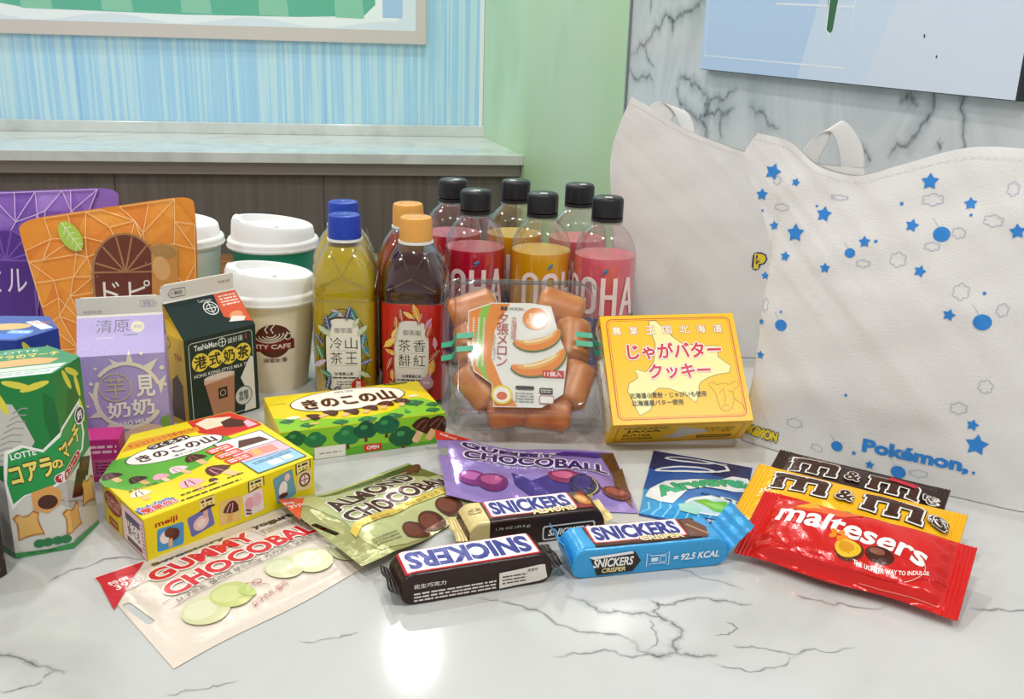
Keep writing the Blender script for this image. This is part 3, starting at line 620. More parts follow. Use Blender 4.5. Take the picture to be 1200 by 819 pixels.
# ------------------------------------------------------------------ gable-topped milk tea cartons
def carton(name, label, loc, rz, w_, d_, h_, hr, hf, body, sidec, front, fart, side=None):
    """w_ wide front, d_ deep, h_ body height, hr ridge height, hf fin top (mm)"""
    t = thing(name, label, 'drink carton', loc, (0, 0, rz), 'gable-topped drink cartons')
    W, D = w_, d_
    v = [(0, 0, 0), (W, 0, 0), (W, D, 0), (0, D, 0), (0, 0, h_), (W, 0, h_), (W, D, h_), (0, D, h_),
         (0, D / 2 - 1, hr), (W, D / 2 - 1, hr), (W, D / 2 + 1, hr), (0, D / 2 + 1, hr), (9, D / 2, h_ + (hr - h_) * .45), (W - 9, D / 2, h_ + (hr - h_) * .45)]
    f = [(3, 2, 1, 0), (0, 1, 5, 4), (2, 3, 7, 6), (4, 5, 9, 8), (6, 7, 11, 10), (8, 9, 10, 11),
         (1, 2, 6, 5), (3, 0, 4, 7), (5, 6, 13), (5, 13, 9), (6, 10, 13), (9, 13, 10), (7, 4, 12), (4, 8, 12), (12, 11, 7), (8, 11, 12)]
    fm = [0, 0, 0, 0, 0, 0] + [1] * 10
    part('carton', [Vector(p) * .001 for p in v], f, [ink(body, .35), ink(sidec, .35)], t, fm=fm)
    fin = [(.6, 0), (W - .6, 0), (W - .2, (hf - hr) - 4), (W - 4, hf - hr), (4, hf - hr), (.2, (hf - hr) - 4)]
    n = len(fin); vv = [(x, D / 2 - 1.2, hr + z - 1) for x, z in fin] + [(x, D / 2 + 1.2, hr + z - 1) for x, z in fin]
    ff = [tuple(range(n)), tuple(range(n, 2 * n))[::-1]] + [(i + n, (i + 1) % n + n, (i + 1) % n, i) for i in range(n)]
    part('top_fin', [Vector(p) * .001 for p in vv], ff, ink('#e3ded2', .45), t, bevel=.0004)
    rl = math.hypot(D / 2 - 1, hr - h_); rs = ((D / 2 - 1) / rl, (hr - h_) / rl)
    def S(u, q, off):          # front panel, roof panel above it and the fin, unrolled
        if q <= h_: return Vector((u, -off, q)) * .001
        if q <= h_ + rl: return Vector((u, rs[0] * (q - h_) - rs[1] * off, h_ + rs[1] * (q - h_) + rs[0] * off)) * .001
        return Vector((u, D / 2 - 1.2 - off, hr + (q - h_ - rl))) * .001
    fart.build('front_print', t, S, [-1], [h_, h_ + rl], clip=(.3, .3, W - .3, h_ + rl + hf - hr - 1), dz=.008)
    if side:
        side.build('side_print', t, lambda u, q, off: Vector((-off, D - u, q)) * .001, dz=.008, clip=(.3, .3, D - .3, h_ - .3))
    return t, rl
# taro milk: lavender
W_, D_, H_ = 63, 48, 84; HRr, HF = 110, 125; RL = math.hypot(D_ / 2 - 1, HRr - H_)
a = Art(.35)
a.rect(0, 0, W_, H_ + RL - 1, '#b7a6dd'); top = H_ + RL
a.rect(0, top - 2, W_, top + 16, '#e3ded2')
a.text('清原', 26, top - 10, 11, '#4a4458', w=24, bold=-.005); a.ell(44, top - 11.5, 5, 5, '#e6dcbc'); a.text('芋奶', 44, top - 11.5, 3, '#8a7ab0'); a.lines(34, top - 19, 44, top - 17.4, 1, '#4a4458'); a.lines(14, top - 21, 26, top - 19, 1, '#d6cce8')
rd = random.Random(9)
for k in range(60): a.ell(rd.uniform(2, 30), rd.uniform(H_ - 20, top - 6), .5, .5, '#d6cbee', n=6)
cr = '#f0ead6'
a.ring(34, 50, 24, 26, 3.4, cr, a0=150, a1=330, n=30); a.ring(33, 50, 25, 27, 3, cr, a0=20, a1=140, n=20)
for p in ([(12, 52), (5, 56), (10, 44)], [(12, 40), (3, 34), (14, 34)], [(18, 28), (10, 18), (26, 24)], [(52, 70), (58, 80), (46, 74)], [(34, 76), (37, 88), (40, 76)], [(56, 60), (63, 66), (58, 50)], [(26, 74), (22, 82), (32, 76)]): a.poly(p, cr)
for x, y, r_ in ((8, 62, 1.6), (60, 72, 1.8), (62, 58, 1.4), (12, 74, 1.2), (46, 84, 1.3), (4, 44, 1.2), (58, 28, 1.4)): a.ell(x, y, r_, r_, cr, n=12)
a.ring(25, 58, 11.5, 11.5, 1, '#d2c59a', n=30); a.text('芋', 25, 58, 17, '#d2c59a', w=15, bold=-.004); a.text('見', 47, 58, 17, '#fbf8f0', w=13, bold=.035)
a.text('奶奶', 35, 40, 13, '#fbf8f0', w=34, rot=4, bold=.03); a.text('TARO MILK', 35, 28, 4, '#fbf8f0', w=27, rot=6, bold=.02)
a.poly([(20, 12), (32, 22), (46, 26), (56, 24), (60, 16), (54, 8), (36, 4), (24, 4)], '#e9cdb6'); a.ell(46, 18, 3, 2.4, '#caa0a8'); a.ell(38, 12, 2.4, 2, '#caa0a8'); a.poly([(56, 30), (66, 34), (66, 8), (58, 12)], '#7fae54')
a.lines(6, 8, 16, 12, 2, '#efe9f8')
a.text('見奶奶茶', 12, top + 3, 2.2, '#9a94a8', w=14); a.text('芋見 >', 53, top + 8, 3, '#8878b4', w=8); a.line([(47, top + 5.6), (57, top + 5.6), (59, top + 8), (57, top + 10.4), (47, top + 10.4)], .4, '#8878b4', True)
side = Art(.35); side.rect(0, 0, D_, H_, '#b7a6dd'); side.lines(8, 10, 40, 60, 14, '#efe9f8', .3)
carton('drink_carton', 'lavender taro milk carton with a cream splash and white gable top', (-.330, .703, 0), R(17), W_, D_, H_, HRr, HF, '#b7a6dd', '#b7a6dd', None, a, side)
# milk tea: dark green front, yellow sides
W_, D_, H_ = 70, 60, 79; HRr, HF = 106, 121; RL = math.hypot(D_ / 2 - 1, HRr - H_); top = H_ + RL
a = Art(.35)
DG = '#1d2f2a'
a.rect(0, 0, W_, H_ + RL - 1, DG); a.rect(0, top - 2, W_, top + 16, '#e3ded2')
a.poly([(48, top - 2), (69.7, top - 2), (69.7, H_ + 4), (56, H_ + 8), (46, H_ + 14)], '#e0603c'); a.lines(51, top - 16, 68, top - 4, 4, '#f8dccc', .5); a.ell(58, H_ + 13, 7, 4, '#f2a070', 10); a.poly([(48, H_ + 8), (62, H_ + 6), (66, H_ + 10), (54, H_ + 13)], '#f6ece4')
a.ring(39, top - 15, 6.5, 6.5, .9, '#e6eae4'); a.ring(39, top - 15, 3.8, 3.8, .7, '#e6eae4'); a.line([(39, top - 21), (39, top - 9)], .8, '#e6eae4'); a.line([(33, top - 15), (45, top - 15)], .8, '#e6eae4'); a.text('TeaNaman', 37, top - 6.5, 2.6, '#e6eae4', w=13)
frame(a, 4, 3, W_ - 4, H_ - 4, 3, .5, '#dfe4da')
a.text('TeaNaMan', 20, 70, 5, '#f0f2ea', w=22, bold=.02); a.ring(36, 70, 3.6, 3.6, .7, '#f0f2ea'); a.line([(36, 66.6), (36, 73.4)], .6, '#f0f2ea'); a.line([(32.6, 70), (39.4, 70)], .6, '#f0f2ea'); a.text('談好運', 49, 70, 5, '#f0f2ea', w=15); a.rect(59, 68, 60.4, 73, '#c83a2a')
for i, ch in enumerate('港式奶茶'):
    a.ell(14 + i * 14, 57, 8, 8, '#f2d648'); 
for i, ch in enumerate('港式奶茶'): a.text(ch, 14 + i * 14, 57, 11, '#20241c', bold=.03)
a.text('HONG KONG-STYLE MILK TEA', 35, 45.5, 3, '#f0f2ea', w=56, bold=.01)
a.poly([(16, 40), (46, 42), (44, 4), (24, 2)], '#b98260'); a.poly([(16, 36), (46, 38), (46, 42), (16, 40)], '#d8b49a'); a.ell(31, 41, 15, 2.6, '#e6d4c4'); a.rect(29, 20, 38, 30, '#3a2a22'); a.ring(33.5, 25, 2.6, 2.6, .6, '#d8c0a8')
a.poly([(54, 2), (66, 2), (66, 50), (63, 52), (52, 34), (58, 20)], '#e9e4d6'); a.ell(54, 17, 9, 9, '#3a3c38'); a.ell(54, 17, 8.2, 8.2, '#d9d6cc'); a.text('香醇\n絲滑', 54, 17, 9, '#2a2c28', bold=.02)
a.text('< 鮮奶', 14, top + 6, 3.6, '#3a3c3a', w=11); a.line([(6, top + 6), (9, top + 9.4), (22, top + 9.4), (22, top + 2.6), (9, top + 2.6)], .5, '#3a3c3a', True); a.text('特選口感', 60, top + 8, 2.6, '#8a867c', w=12)
side = Art(.35); side.rect(0, 0, D_, H_, '#d6b018'); side.text('TEA', 50, 62, 5, '#9a2a1a', bold=.03); side.poly([(34, 6), (54, 6), (54, 38), (46, 46), (38, 40)], '#4a2a1a'); side.lines(8, 10, 30, 50, 12, '#6a5210', .3); side.ring(30, 72, 9, 6, 1, '#6a5210')
carton('drink_carton', 'dark green milk tea carton with yellow sides in front of the white coffee cup', (-.270, .766, 0), R(50), W_, D_, H_, HRr, HF, DG, '#d6b018', None, a, side)
# ------------------------------------------------------------------ flat foil pouches
def edge_d(quad, x, y):
    out = []
    for i in range(4):
        (ax, ay), (bx, by) = quad[i], quad[(i + 1) % 4]; l = math.hypot(bx - ax, by - ay)
        out.append(((bx - ax) * (y - ay) - (by - ay) * (x - ax)) / l)
    return out
def pouch(name, label, cat, loc, rot, quad, hmax, col, art, seal=7, k=16, belly=0., wr=.5, fin=0, step=2., seed=1, rough=.28, metal=.15, base=.3, dz=.024, edge=None, lift=None, group=None, hole=None, pname='front_print'):
    """sealed bag: quad = BL, BR, TR, TL in mm, bulging hmax above its plane and belly below it"""
    t = thing(name, label, cat, loc, rot, group)
    def prof(x, y):
        d = edge_d(quad, x, y); e = 1.
        for i, q in enumerate(d):
            s_ = fin if (fin and i in (1, 3)) else seal
            e *= 1 - math.exp(-max(q - s_, 0) / k)
        return e, d
    def h(x, y):
        e, d = prof(x, y)
        z = hmax * e + .35
        z += wr * e ** .7 * noise1(x * .09, y * .10, seed) + wr * .16 * e * noise1(x * .17, y * .19, seed + 2)
        if fin:
            m = min(d[1], d[3])
            if m < fin: z += .45 * math.sin(m * 2 * math.pi / 2.6)
            elif e < .6: z += wr * 1.1 * (1 - e) * math.sin(y * .55 + seed) * min(1, (m - fin) / 4)
        if lift: z += lift(x, y)
        return z
    L = max(math.dist(quad[0], quad[1]), math.dist(quad[3], quad[2])); Hh = max(math.dist(quad[0], quad[3]), math.dist(quad[1], quad[2]))
    us = frange(0, 1, step / L); vs = frange(0, 1, step / Hh)
    if fin:
        fu = fin / L; us = frange(0, fu, .65 / L) + frange(fu, 1 - fu, step / L)[1:-1] + frange(1 - fu, 1, .65 / L)
    nu, nv = len(us), len(vs); V, F = [], []
    def q2(u, v):
        x = (1 - v) * ((1 - u) * quad[0][0] + u * quad[1][0]) + v * ((1 - u) * quad[3][0] + u * quad[2][0])
        y = (1 - v) * ((1 - u) * quad[0][1] + u * quad[1][1]) + v * ((1 - u) * quad[3][1] + u * quad[2][1])
        if edge:
            dx, dy = edge(u, v); x += dx; y += dy
        return x, y
    for i in range(nv):
        for j in range(nu):
            x, y = q2(us[j], vs[i]); V.append((x, y, h(x, y)))
    nf = len(V)
    for i in range(nv):
        for j in range(nu):
            x, y = q2(us[j], vs[i]); e, d = prof(x, y); z = -belly * e
            if fin and min(d[1], d[3]) < fin: z = V[i * nu + j][2] - .5
            elif lift: z += lift(x, y)
            V.append((x, y, z))
    for i in range(nv - 1):
        for j in range(nu - 1):
            q = i * nu + j; F.append((q, q + 1, q + nu + 1, q + nu)); F.append((q + nf, q + nu + nf, q + nu + 1 + nf, q + 1 + nf))
    rim = [j for j in range(nu)] + [i * nu + nu - 1 for i in range(1, nv)] + [(nv - 1) * nu + j for j in range(nu - 2, -1, -1)] + [i * nu for i in range(nv - 2, 0, -1)]
    for a_, b_ in zip(rim, rim[1:] + rim[:1]): F.append((a_, a_ + nf, b_ + nf, b_))
    wr_ = part('wrapper', [Vector(p) * .001 for p in V], F, ink(col, rough, metal), t, 60)
    if hole:                                   # punched hang slot, cut right through both foils
        sl = Art(); sl.rrect(*hole, '#000000'); p2 = sl.L[0][0]
        cv, cf = prism([(x * .001, y * .001) for x, y in p2], -.02, .05)
        cut = part('slot', cv, cf, ink(col, rough, metal), t)
        bo = wr_.modifiers.new('slot', 'BOOLEAN'); bo.operation = 'DIFFERENCE'; bo.object = cut; bo.solver = 'EXACT'
        bpy.context.view_layer.update()
        me = bpy.data.meshes.new_from_object(wr_.evaluated_get(bpy.context.evaluated_depsgraph_get()))
        wr_.modifiers.clear(); wr_.data = me
        bpy.data.objects.remove(cut)
    if art:
        xs = [p[0] for p in quad]; ys = [p[1] for p in quad]
        art.rough, art.metal = rough, metal
        art.build(pname, t, lambda x, y, off: Vector((x, y, h(x, y) + off)) * .001, frange(min(xs), max(xs), step), frange(min(ys), max(ys), step), base=base, dz=dz)
    return t, h
def inset(quad, e=.6):
    cx = sum(p[0] for p in quad) / 4; cy = sum(p[1] for p in quad) / 4
    out = []
    for x, y in quad:
        l = math.hypot(x - cx, y - cy); out.append((x + (cx - x) * e / l * 1.4, y + (cy - y) * e / l * 1.4))
    return out
# yogurt gummy pouch: cream
Q = [(-3, -2), (158, 2), (160, 104), (13, 114)]
a = Art()
a.poly([(13.5, 113), (12, 104), (3.5, 72), (44, 109.3)], '#c9202c'); 
for s_, x, y, h_, w_ in (('特價', 17, 91, 5, 12), ('39元', 20, 84, 7, 17), ('限量供應', 23, 77.5, 4, 16)): a.text(s_, x + 4, y + 8, h_, '#fbeeea', w=w_, rot=-8, bold=.02)
a.text('Sweetory', 70, 99, 6, '#2a2824', w=52, rot=-2, bold=.03); a.text('yogurt', 131, 93, 8, '#2a2824', w=32, rot=-4, bold=.04)
a.text('GUMMY', 71, 84, 17, '#d01f2c', w=74, bold=.04, out=[('#f2e6da', .09)], rot=0)
a.text('CHOCOBALL', 92, 64, 16, '#d01f2c', w=122, bold=.04, out=[('#f2e6da', .09)], rot=2)
a.line([(24, 54), (150, 58)], .4, '#6a6258'); a.line([(24, 45), (150, 50)], .4, '#6a6258'); a.line([(112, 74), (112, 96)], .4, '#6a6258')
a.text('요구르트 젤리에 부드러운 카카오의 달콤한 조화', 88, 51, 4.6, '#3a342c', w=116, rot=2); a.lines(114, 78, 150, 86, 3, '#6a6258', .35)
for x, y, r_, c_ in ((37, 29, 14, '#cfcea0'), (56, 31, 13, '#bfc478'), (96, 33, 12.5, '#cccb9c'), (114, 29, 14, '#c8cb98'), (140, 24, 13, '#cacb9c')):
    a.ell(x, y, r_, r_ * .95, c_, n=26); a.ell(x - 2, y + 2, r_ * .7, r_ * .6, '#d8d8b4' if c_ != '#bfc478' else '#ccd08c', n=20)
a.ell(64, 27, 4, 6, '#b6c46a', 20); a.text('요구르트 젤리', 73, 17, 4.4, '#a83238', w=28, rot=10); a.line([(68, 34), (74, 30), (78, 24)], .5, '#a83238'); a.ring(74, 31, 3, 2, .5, '#a83238')
pouch('gummy_chocolate_pouch', 'cream yogurt gummy chocolate pouch with a red price corner lying flat', 'candy pouch', (-.175, .447, .0003), (0, 0, R(50)), Q, 7, '#ddcfbf', a, seal=9, k=22, wr=.7, seed=3, rough=.3, metal=.1, hole=(9, 44, 14, 74, 2.4), group='chocolate candy pouches',
      edge=lambda u, v: (0, 1.2 * math.sin(u * 9) * (1 - v)))
# almond pouch: olive and gold
Q = [(-18, -6), (126, -8), (128, 84), (11, 104)]
a = Art()
a.poly([(20, 101), (126, 82), (124, -6), (24, -6), (4, -2), (3, 12), (12, 40), (16, 70)], '#c2c58a')
a.poly([(38, 94), (126, 81), (126, 52), (96, 60), (60, 76)], '#6f7a38'); a.poly([(62, 88), (90, 74), (126, 70), (126, 81)], '#4c5c2a'); a.ell(112, 70, 18, 6, '#5a3420', 14); a.ell(106, 71, 8, 2, '#b98a6a', 14); a.ell(122, 74, 9, 4, '#6a3e26', 10)
a.poly([(11, 103.4), (-1, 68), (29, 96)], '#e2532a'); a.text('特價', 12, 93, 4, '#fdf0e6', rot=-10, bold=.02); a.text('39元', 13, 86, 5.5, '#fdf0e6', w=12, rot=-10, bold=.02)
a.text('ALMOND', 60, 60, 19, '#4a231a', w=82, bold=.04, out=[('#fbf6ea', .09)], rot=0); a.text('CHOCOBALL', 70, 38, 17, '#4a231a', w=112, bold=.04, out=[('#fbf6ea', .09)], rot=0)
a.poly([(3, 19), (14, 24), (60, 22), (124, 18), (124, 25), (60, 29), (14, 31), (5, 27)], '#e6c95a'); a.text('고소한 아몬드를 초코볼에 담은 달콤한 맛', 66, 24, 4, '#5a4416', w=108, rot=-1)
for x, y, r_ in ((44, 3, 10), (62, 4, 10.5), (86, 8, 11)):
    a.ell(x, y, r_, r_ * .9, '#5a2c1c', n=24); a.ell(x - 1.5, y + 1.5, r_ * .7, r_ * .6, '#7a4028', n=18)
a.lines(6, 2, 30, 9, 3, '#8a8a50', .35)
pouch('almond_chocolate_pouch', 'olive and gold almond chocolate pouch resting on the cream pouch', 'candy pouch', (-.084, .557, .001), (0, 0, R(55)), Q, 13, '#a3a267', a, seal=9, k=18, wr=1.1, seed=5, rough=.26, metal=.3, hole=(-1, 34, 3.4, 58, 2), group='chocolate candy pouches', lift=lambda x, y: 8 * max(0, min(1, 1 - (x - 10) / 40)),
      edge=lambda u, v: (0, -11 * v * math.exp(-((u - .48) / .13) ** 2) - 3 * (1 - v) * math.sin(u * 7)))
# purple gummy pouch
Q = [(0, -3), (139, 1), (124, 98), (-22, 94)]
a = Art()
a.poly([(-21.5, 93.4), (-19, 76), (10, 94.3)], '#e03a22'); a.text('特價39元', -10, 88, 4, '#fdeee6', w=14, rot=-6, bold=.02); 
a.poly([(74, 88), (110, 84), (123, 96), (84, 95)], '#4a2b86'); a.poly([(112, 95), (124, 96), (132, 40), (122, 58)], '#5a3a24'); a.poly([(124, 30), (136, 6), (130, 70), (122, 60)], '#6a4a34')
a.poly([(44, 42), (60, 30), (78, 44), (100, 46), (114, 30), (96, 12), (66, 8), (48, 24)], '#4a3a86')
a.text('GUMMY', 40, 80, 17, '#3a1f6a', w=76, bold=.04, out=[('#f4eef8', .1)], rot=1); a.text('CHOCOBALL', 62, 61, 16, '#3a1f6a', w=112, bold=.04, out=[('#f4eef8', .1)], rot=1); a.text('포도맛 젤리에 부드러운 카카오', 60, 48.5, 4, '#e8def4', w=86)
for x, y, rx, c1, c2 in ((16, 26, 11, '#8a3a86', '#c266b0'), (31, 24, 12, '#7a2f6c', '#b8528c'), (84, 40, 12, '#8a2f5c', '#d46a94'), (124, 26, 11, '#6a2c34', '#a85a54')):
    a.ell(x, y, rx, rx * .9, c1, n=22); a.ell(x - 1, y + 2, rx * .66, rx * .5, c2, n=16)
a.ell(100, 30, 12, 13, '#2c1f4a', n=20); a.ell(98, 33, 7, 8, '#4a3a78', n=16); a.ring(92, 30, 18, 16, .7, '#e8d860', a0=-70, a1=40); a.text('포도맛', 100, 15, 4, '#e8d860', w=13, rot=12, bold=.02)
pouch('gummy_chocolate_pouch', 'shiny purple grape gummy chocolate pouch in front of the clear cookie tray', 'candy pouch', (-.044, .644, .0005), (R(2), 0, R(-3)), Q, 8, '#9a82c6', a, seal=8, k=16, wr=1.6, seed=8, rough=.2, metal=.35, hole=(-14, 54, -7, 69, 2.5), group='chocolate candy pouches', lift=lambda x, y: 15 * max(0, 1 - (x + 22) / 70) ** 1.4,
      edge=lambda u, v: (0, -3 * math.sin(u * 6) * v))
# blue mint gum pouch
Q = [(6, -16), (77, -10), (61, 106), (-20, 100)]
a = Art()
a.poly([(-19, 98.5), (60, 104.5), (66, 70), (-12, 62)], '#1d2a62'); a.poly([(-12, 64), (66, 72), (72, 30), (-4, 24)], '#2458a4'); a.poly([(-4, 26), (72, 32), (76, -8), (6, -14)], '#2a9ad8')
a.poly([(20, 40), (68, 44), (70, 20), (24, 16)], '#3a72b8')
for k in range(9): a.line([(6 + k * 8, -12 + k * .5), (10 + k * 7, -4 + (k % 3) * 4), (6 + k * 8, 6 + (k % 2) * 5)], 1.1, '#8fd4f2')
def blob(a, cx, cy, rx, ry, an, c1, c2, w_): a.ell(cx, cy, rx, ry, c1, an, n=30); a.ell(cx, cy, rx - w_, ry - w_, c2, an, n=30)
W1 = '#e9eef2'
blob(a, 14, 91, 21, 6.4, 14, W1, '#1d2a62', 3.2); blob(a, 16, 69, 24, 6.6, 20, W1, '#2a4a90', 3.4); a.line([(30, 95), (42, 94), (46, 86), (40, 78), (34, 74)], 3, W1); a.line([(18, 98), (30, 94), (42, 99)], 2, W1)
a.poly([(1, 14), (0, 28), (8, 42), (24, 52), (44, 62), (52, 76), (62, 82), (68, 74), (68, 60), (58, 50), (40, 44), (28, 34), (24, 8), (14, 8)], W1)
pts = [(5, 26), (14, 37), (26, 46), (38, 54), (48, 62), (56, 72)]
a.text('Airwaves', 33, 50, 17, '#2fae7c', w=76, rot=42, bold=.05, out=[('#14583c', .02)], arc=-.003)
a.ell(54, 20, 24, 15, '#e3edf2', 28, n=30); a.ell(52, 18, 20, 11, '#bcd9e6', 28, n=26)
a.poly([(36, 18), (44, 26), (50, 24), (58, 30), (62, 24), (68, 20), (64, 12), (54, 10), (46, 14)], '#6cc04a'); a.poly([(42, 19), (54, 22), (64, 18), (54, 14)], '#8fd46a'); a.poly([(28, 8), (36, 14), (46, 8), (44, 0), (32, 0)], '#a9dcc8')
a.text('超 涼 薄 荷', 54, 34, 3, '#2a4a6a', w=32, rot=4, bold=.02); a.ell(56, -3, 9, 3.4, '#1d3f8a', 6); a.text('無糖', 56, -3, 3.4, '#e9eef2', rot=6)
pouch('gum_pouch', 'blue mint chewing gum pouch with green lettering lying below the cookie box', 'gum pouch', (.096, .652, .0003), (0, 0, R(-25)), Q, 4.5, '#1f4b94', a, seal=4, k=14, wr=.7, seed=11, rough=.22, metal=.3)
# chocolate bags overlapping like shingles, beside the white tote
AX = R(-31)
XD, YD = Vector((math.cos(AX), math.sin(AX), 0)), Vector((-math.sin(AX), math.cos(AX), 0))
M0 = Vector((.151, .577, 0))
def shingle(dx, dy, z): return M0 + XD * dx + YD * dy + Vector((0, 0, z))
def slab_m(a, x, y, h_, e, col):
    """lower-case m with slab feet, grown by e"""
    w_ = h_ * 2.0; lg = h_ * .36
    a.rect(x - w_ / 2 - h_ * .1 - e, y + h_ / 2 - h_ * .2 - e, x - w_ / 2 + lg + e, y + h_ / 2 + e, col)
    for k in range(3):
        cx = x - w_ / 2 + lg / 2 + k * (w_ - lg) / 2
        a.rect(cx - lg / 2 - e, y - h_ / 2 - e, cx + lg / 2 + e, y + h_ / 2 - h_ * .14 + e, col); a.rect(cx - lg * .66 - e, y - h_ / 2 - e, cx + lg * .66 + e, y - h_ / 2 + h_ * .17 + e, col)
        if k: a.rrect(cx - (w_ - lg) / 2 + lg * .1 - e, y + h_ / 2 - h_ * .34 - e, cx + lg / 2 + e, y + h_ / 2 + e, h_ * .2, col)
def mm_logo(a, cx, cy, s):
    for e, c_ in ((1.9, '#24120c'), (1.3, '#fbf8f0'), (0, '#40200f')):
        for x, y in ((-36, 2), (30, 0)): slab_m(a, cx + x * s, cy + y * s, 19 * s, e * s, c_)
    for t_, x, h_, w_ in (('&', -3, 13, 13), ('s', 61, 10, 9), ("'", 54.5, 6, 2.4)): a.text(t_, cx + x * s, cy, h_ * s, '#40200f', w=w_ * s, bold=.03, out=[('#24120c', .09), ('#fbf8f0', .06)])
a = Art(); mm_logo(a, 64, 44, .88)
a.ell(92, 14, 6, 5, '#c2243c'); a.ell(70, 12, 6, 5, '#2a6ab0'); a.lines(20, 53, 50, 56, 1, '#8a7468'); a.poly([(84, 50), (104, 48), (106, 53), (86, 55)], '#c2243c')
pouch('chocolate_candy_bag', 'dark brown chocolate candy bag half hidden behind the yellow peanut bag', 'candy bag', shingle(-.017, .0905, .002), (R(16), 0, AX), [(0, 0), (126, 0), (126, 64), (0, 64)], 7, '#3a2821', a, fin=9, seal=2, k=9, belly=1.5, wr=.9, seed=2, rough=.3, metal=.15, group='chocolate candy bags')
a = Art()
a.poly([(12, 2), (150, 2), (150, 24), (96, 20), (60, 16), (30, 18)], '#f09a1a')
mm_logo(a, 72, 46, .98)
a.text('PEANUT', 36, 61, 3.6, '#5a3414', w=22, bold=.02)
a.text('25g', 15, 34, 4.4, '#fdf6e0', w=9, bold=.02); a.text('NET WT', 15, 29, 3, '#fdf6e0', w=9)
for x, y, c_ in ((62, 22, '#c2243c'), (76, 23, '#2f9a4a'), (70, 16, '#24409a'), (88, 18, '#f4d21a'), (100, 20, '#2f9a4a'), (95, 12, '#5a3018'), (112, 20, '#f4d21a')):
    a.ell(x, y, 6, 5, c_, n=18); a.text('m', x, y, 3.6, '#fdf8ec', bold=.03)
a.ell(108, 12, 6, 4, '#e8c48a', 20); a.ell(118, 14, 5, 4, '#6a3a20', 10); a.lines(44, 24, 58, 26.5, 1, '#5a3414')
a.poly([(134, 6), (142, 4), (146, 10), (142, 16), (136, 14)], '#e892a0')
pouch('chocolate_candy_bag', 'yellow peanut chocolate candy bag tucked under the red malt ball bag', 'candy bag', shingle(-.02, .045, .003), (R(18), 0, AX), [(0, 0), (146, 0), (146, 66), (0, 66)], 9, '#f5b916', a, fin=10, seal=2, k=9, belly=1.5, wr=1.2, seed=6, rough=.25, metal=.15, group='chocolate candy bags')
a = Art()
a.poly([(16, 40), (50, 47), (84, 46), (116, 34), (128, 22), (100, 8), (50, 6), (20, 14)], '#d01f1c')
a.poly([(24, 44), (44, 56), (70, 56), (60, 47), (36, 44)], '#f0601c'); a.poly([(26, 47), (36, 55), (46, 52), (36, 47)], '#f5a81c')
a.text('maltesers', 66, 38, 17, '#fdf6ee', w=96, rot=-5, bold=.025, out=[('#8a1414', .012)], arc=-.0012)
a.ell(69, 20, 9, 8.5, '#5a2c14', n=22); a.ell(68, 21, 8, 7.2, '#f0c02a', n=20); a.ell(67, 21.5, 5, 4.4, '#d8981a', n=16); a.ell(87, 22, 9, 6.4, '#4a2016', -8, n=20); a.ell(85, 24, 5, 2.6, '#8a5444', -8, n=14)
for k in range(5): a.ell(60 + 4 * math.cos(k * 1.26), 29 + 3 * math.sin(k * 1.26), 2.6, 2, '#f08a1c', k * 72, n=8)
a.text('THE LIGHTER WAY TO INDULGE', 96, 13, 3, '#fdf6ee', w=44, rot=12, bold=.02, arc=.008)
a.ring(86, 22, 28, 17, .5, '#f2b8a8', a0=-50, a1=30)
a.line([(80, 3), (126, 4)], .4, '#e88070')
pouch('chocolate_candy_bag', 'glossy red malt ball chocolate bag lying on top of the yellow bag', 'candy bag', shingle(0, -.002, .006), (R(20), 0, AX), [(0, 0), (138, 0), (138, 62), (0, 62)], 12, '#d4201c', a, fin=11, seal=1, k=8, belly=7, wr=1.5, seed=9, rough=.2, metal=.1, group='chocolate candy bags',
      edge=lambda u, v: (0, 1.2 * math.sin(u * 11)))

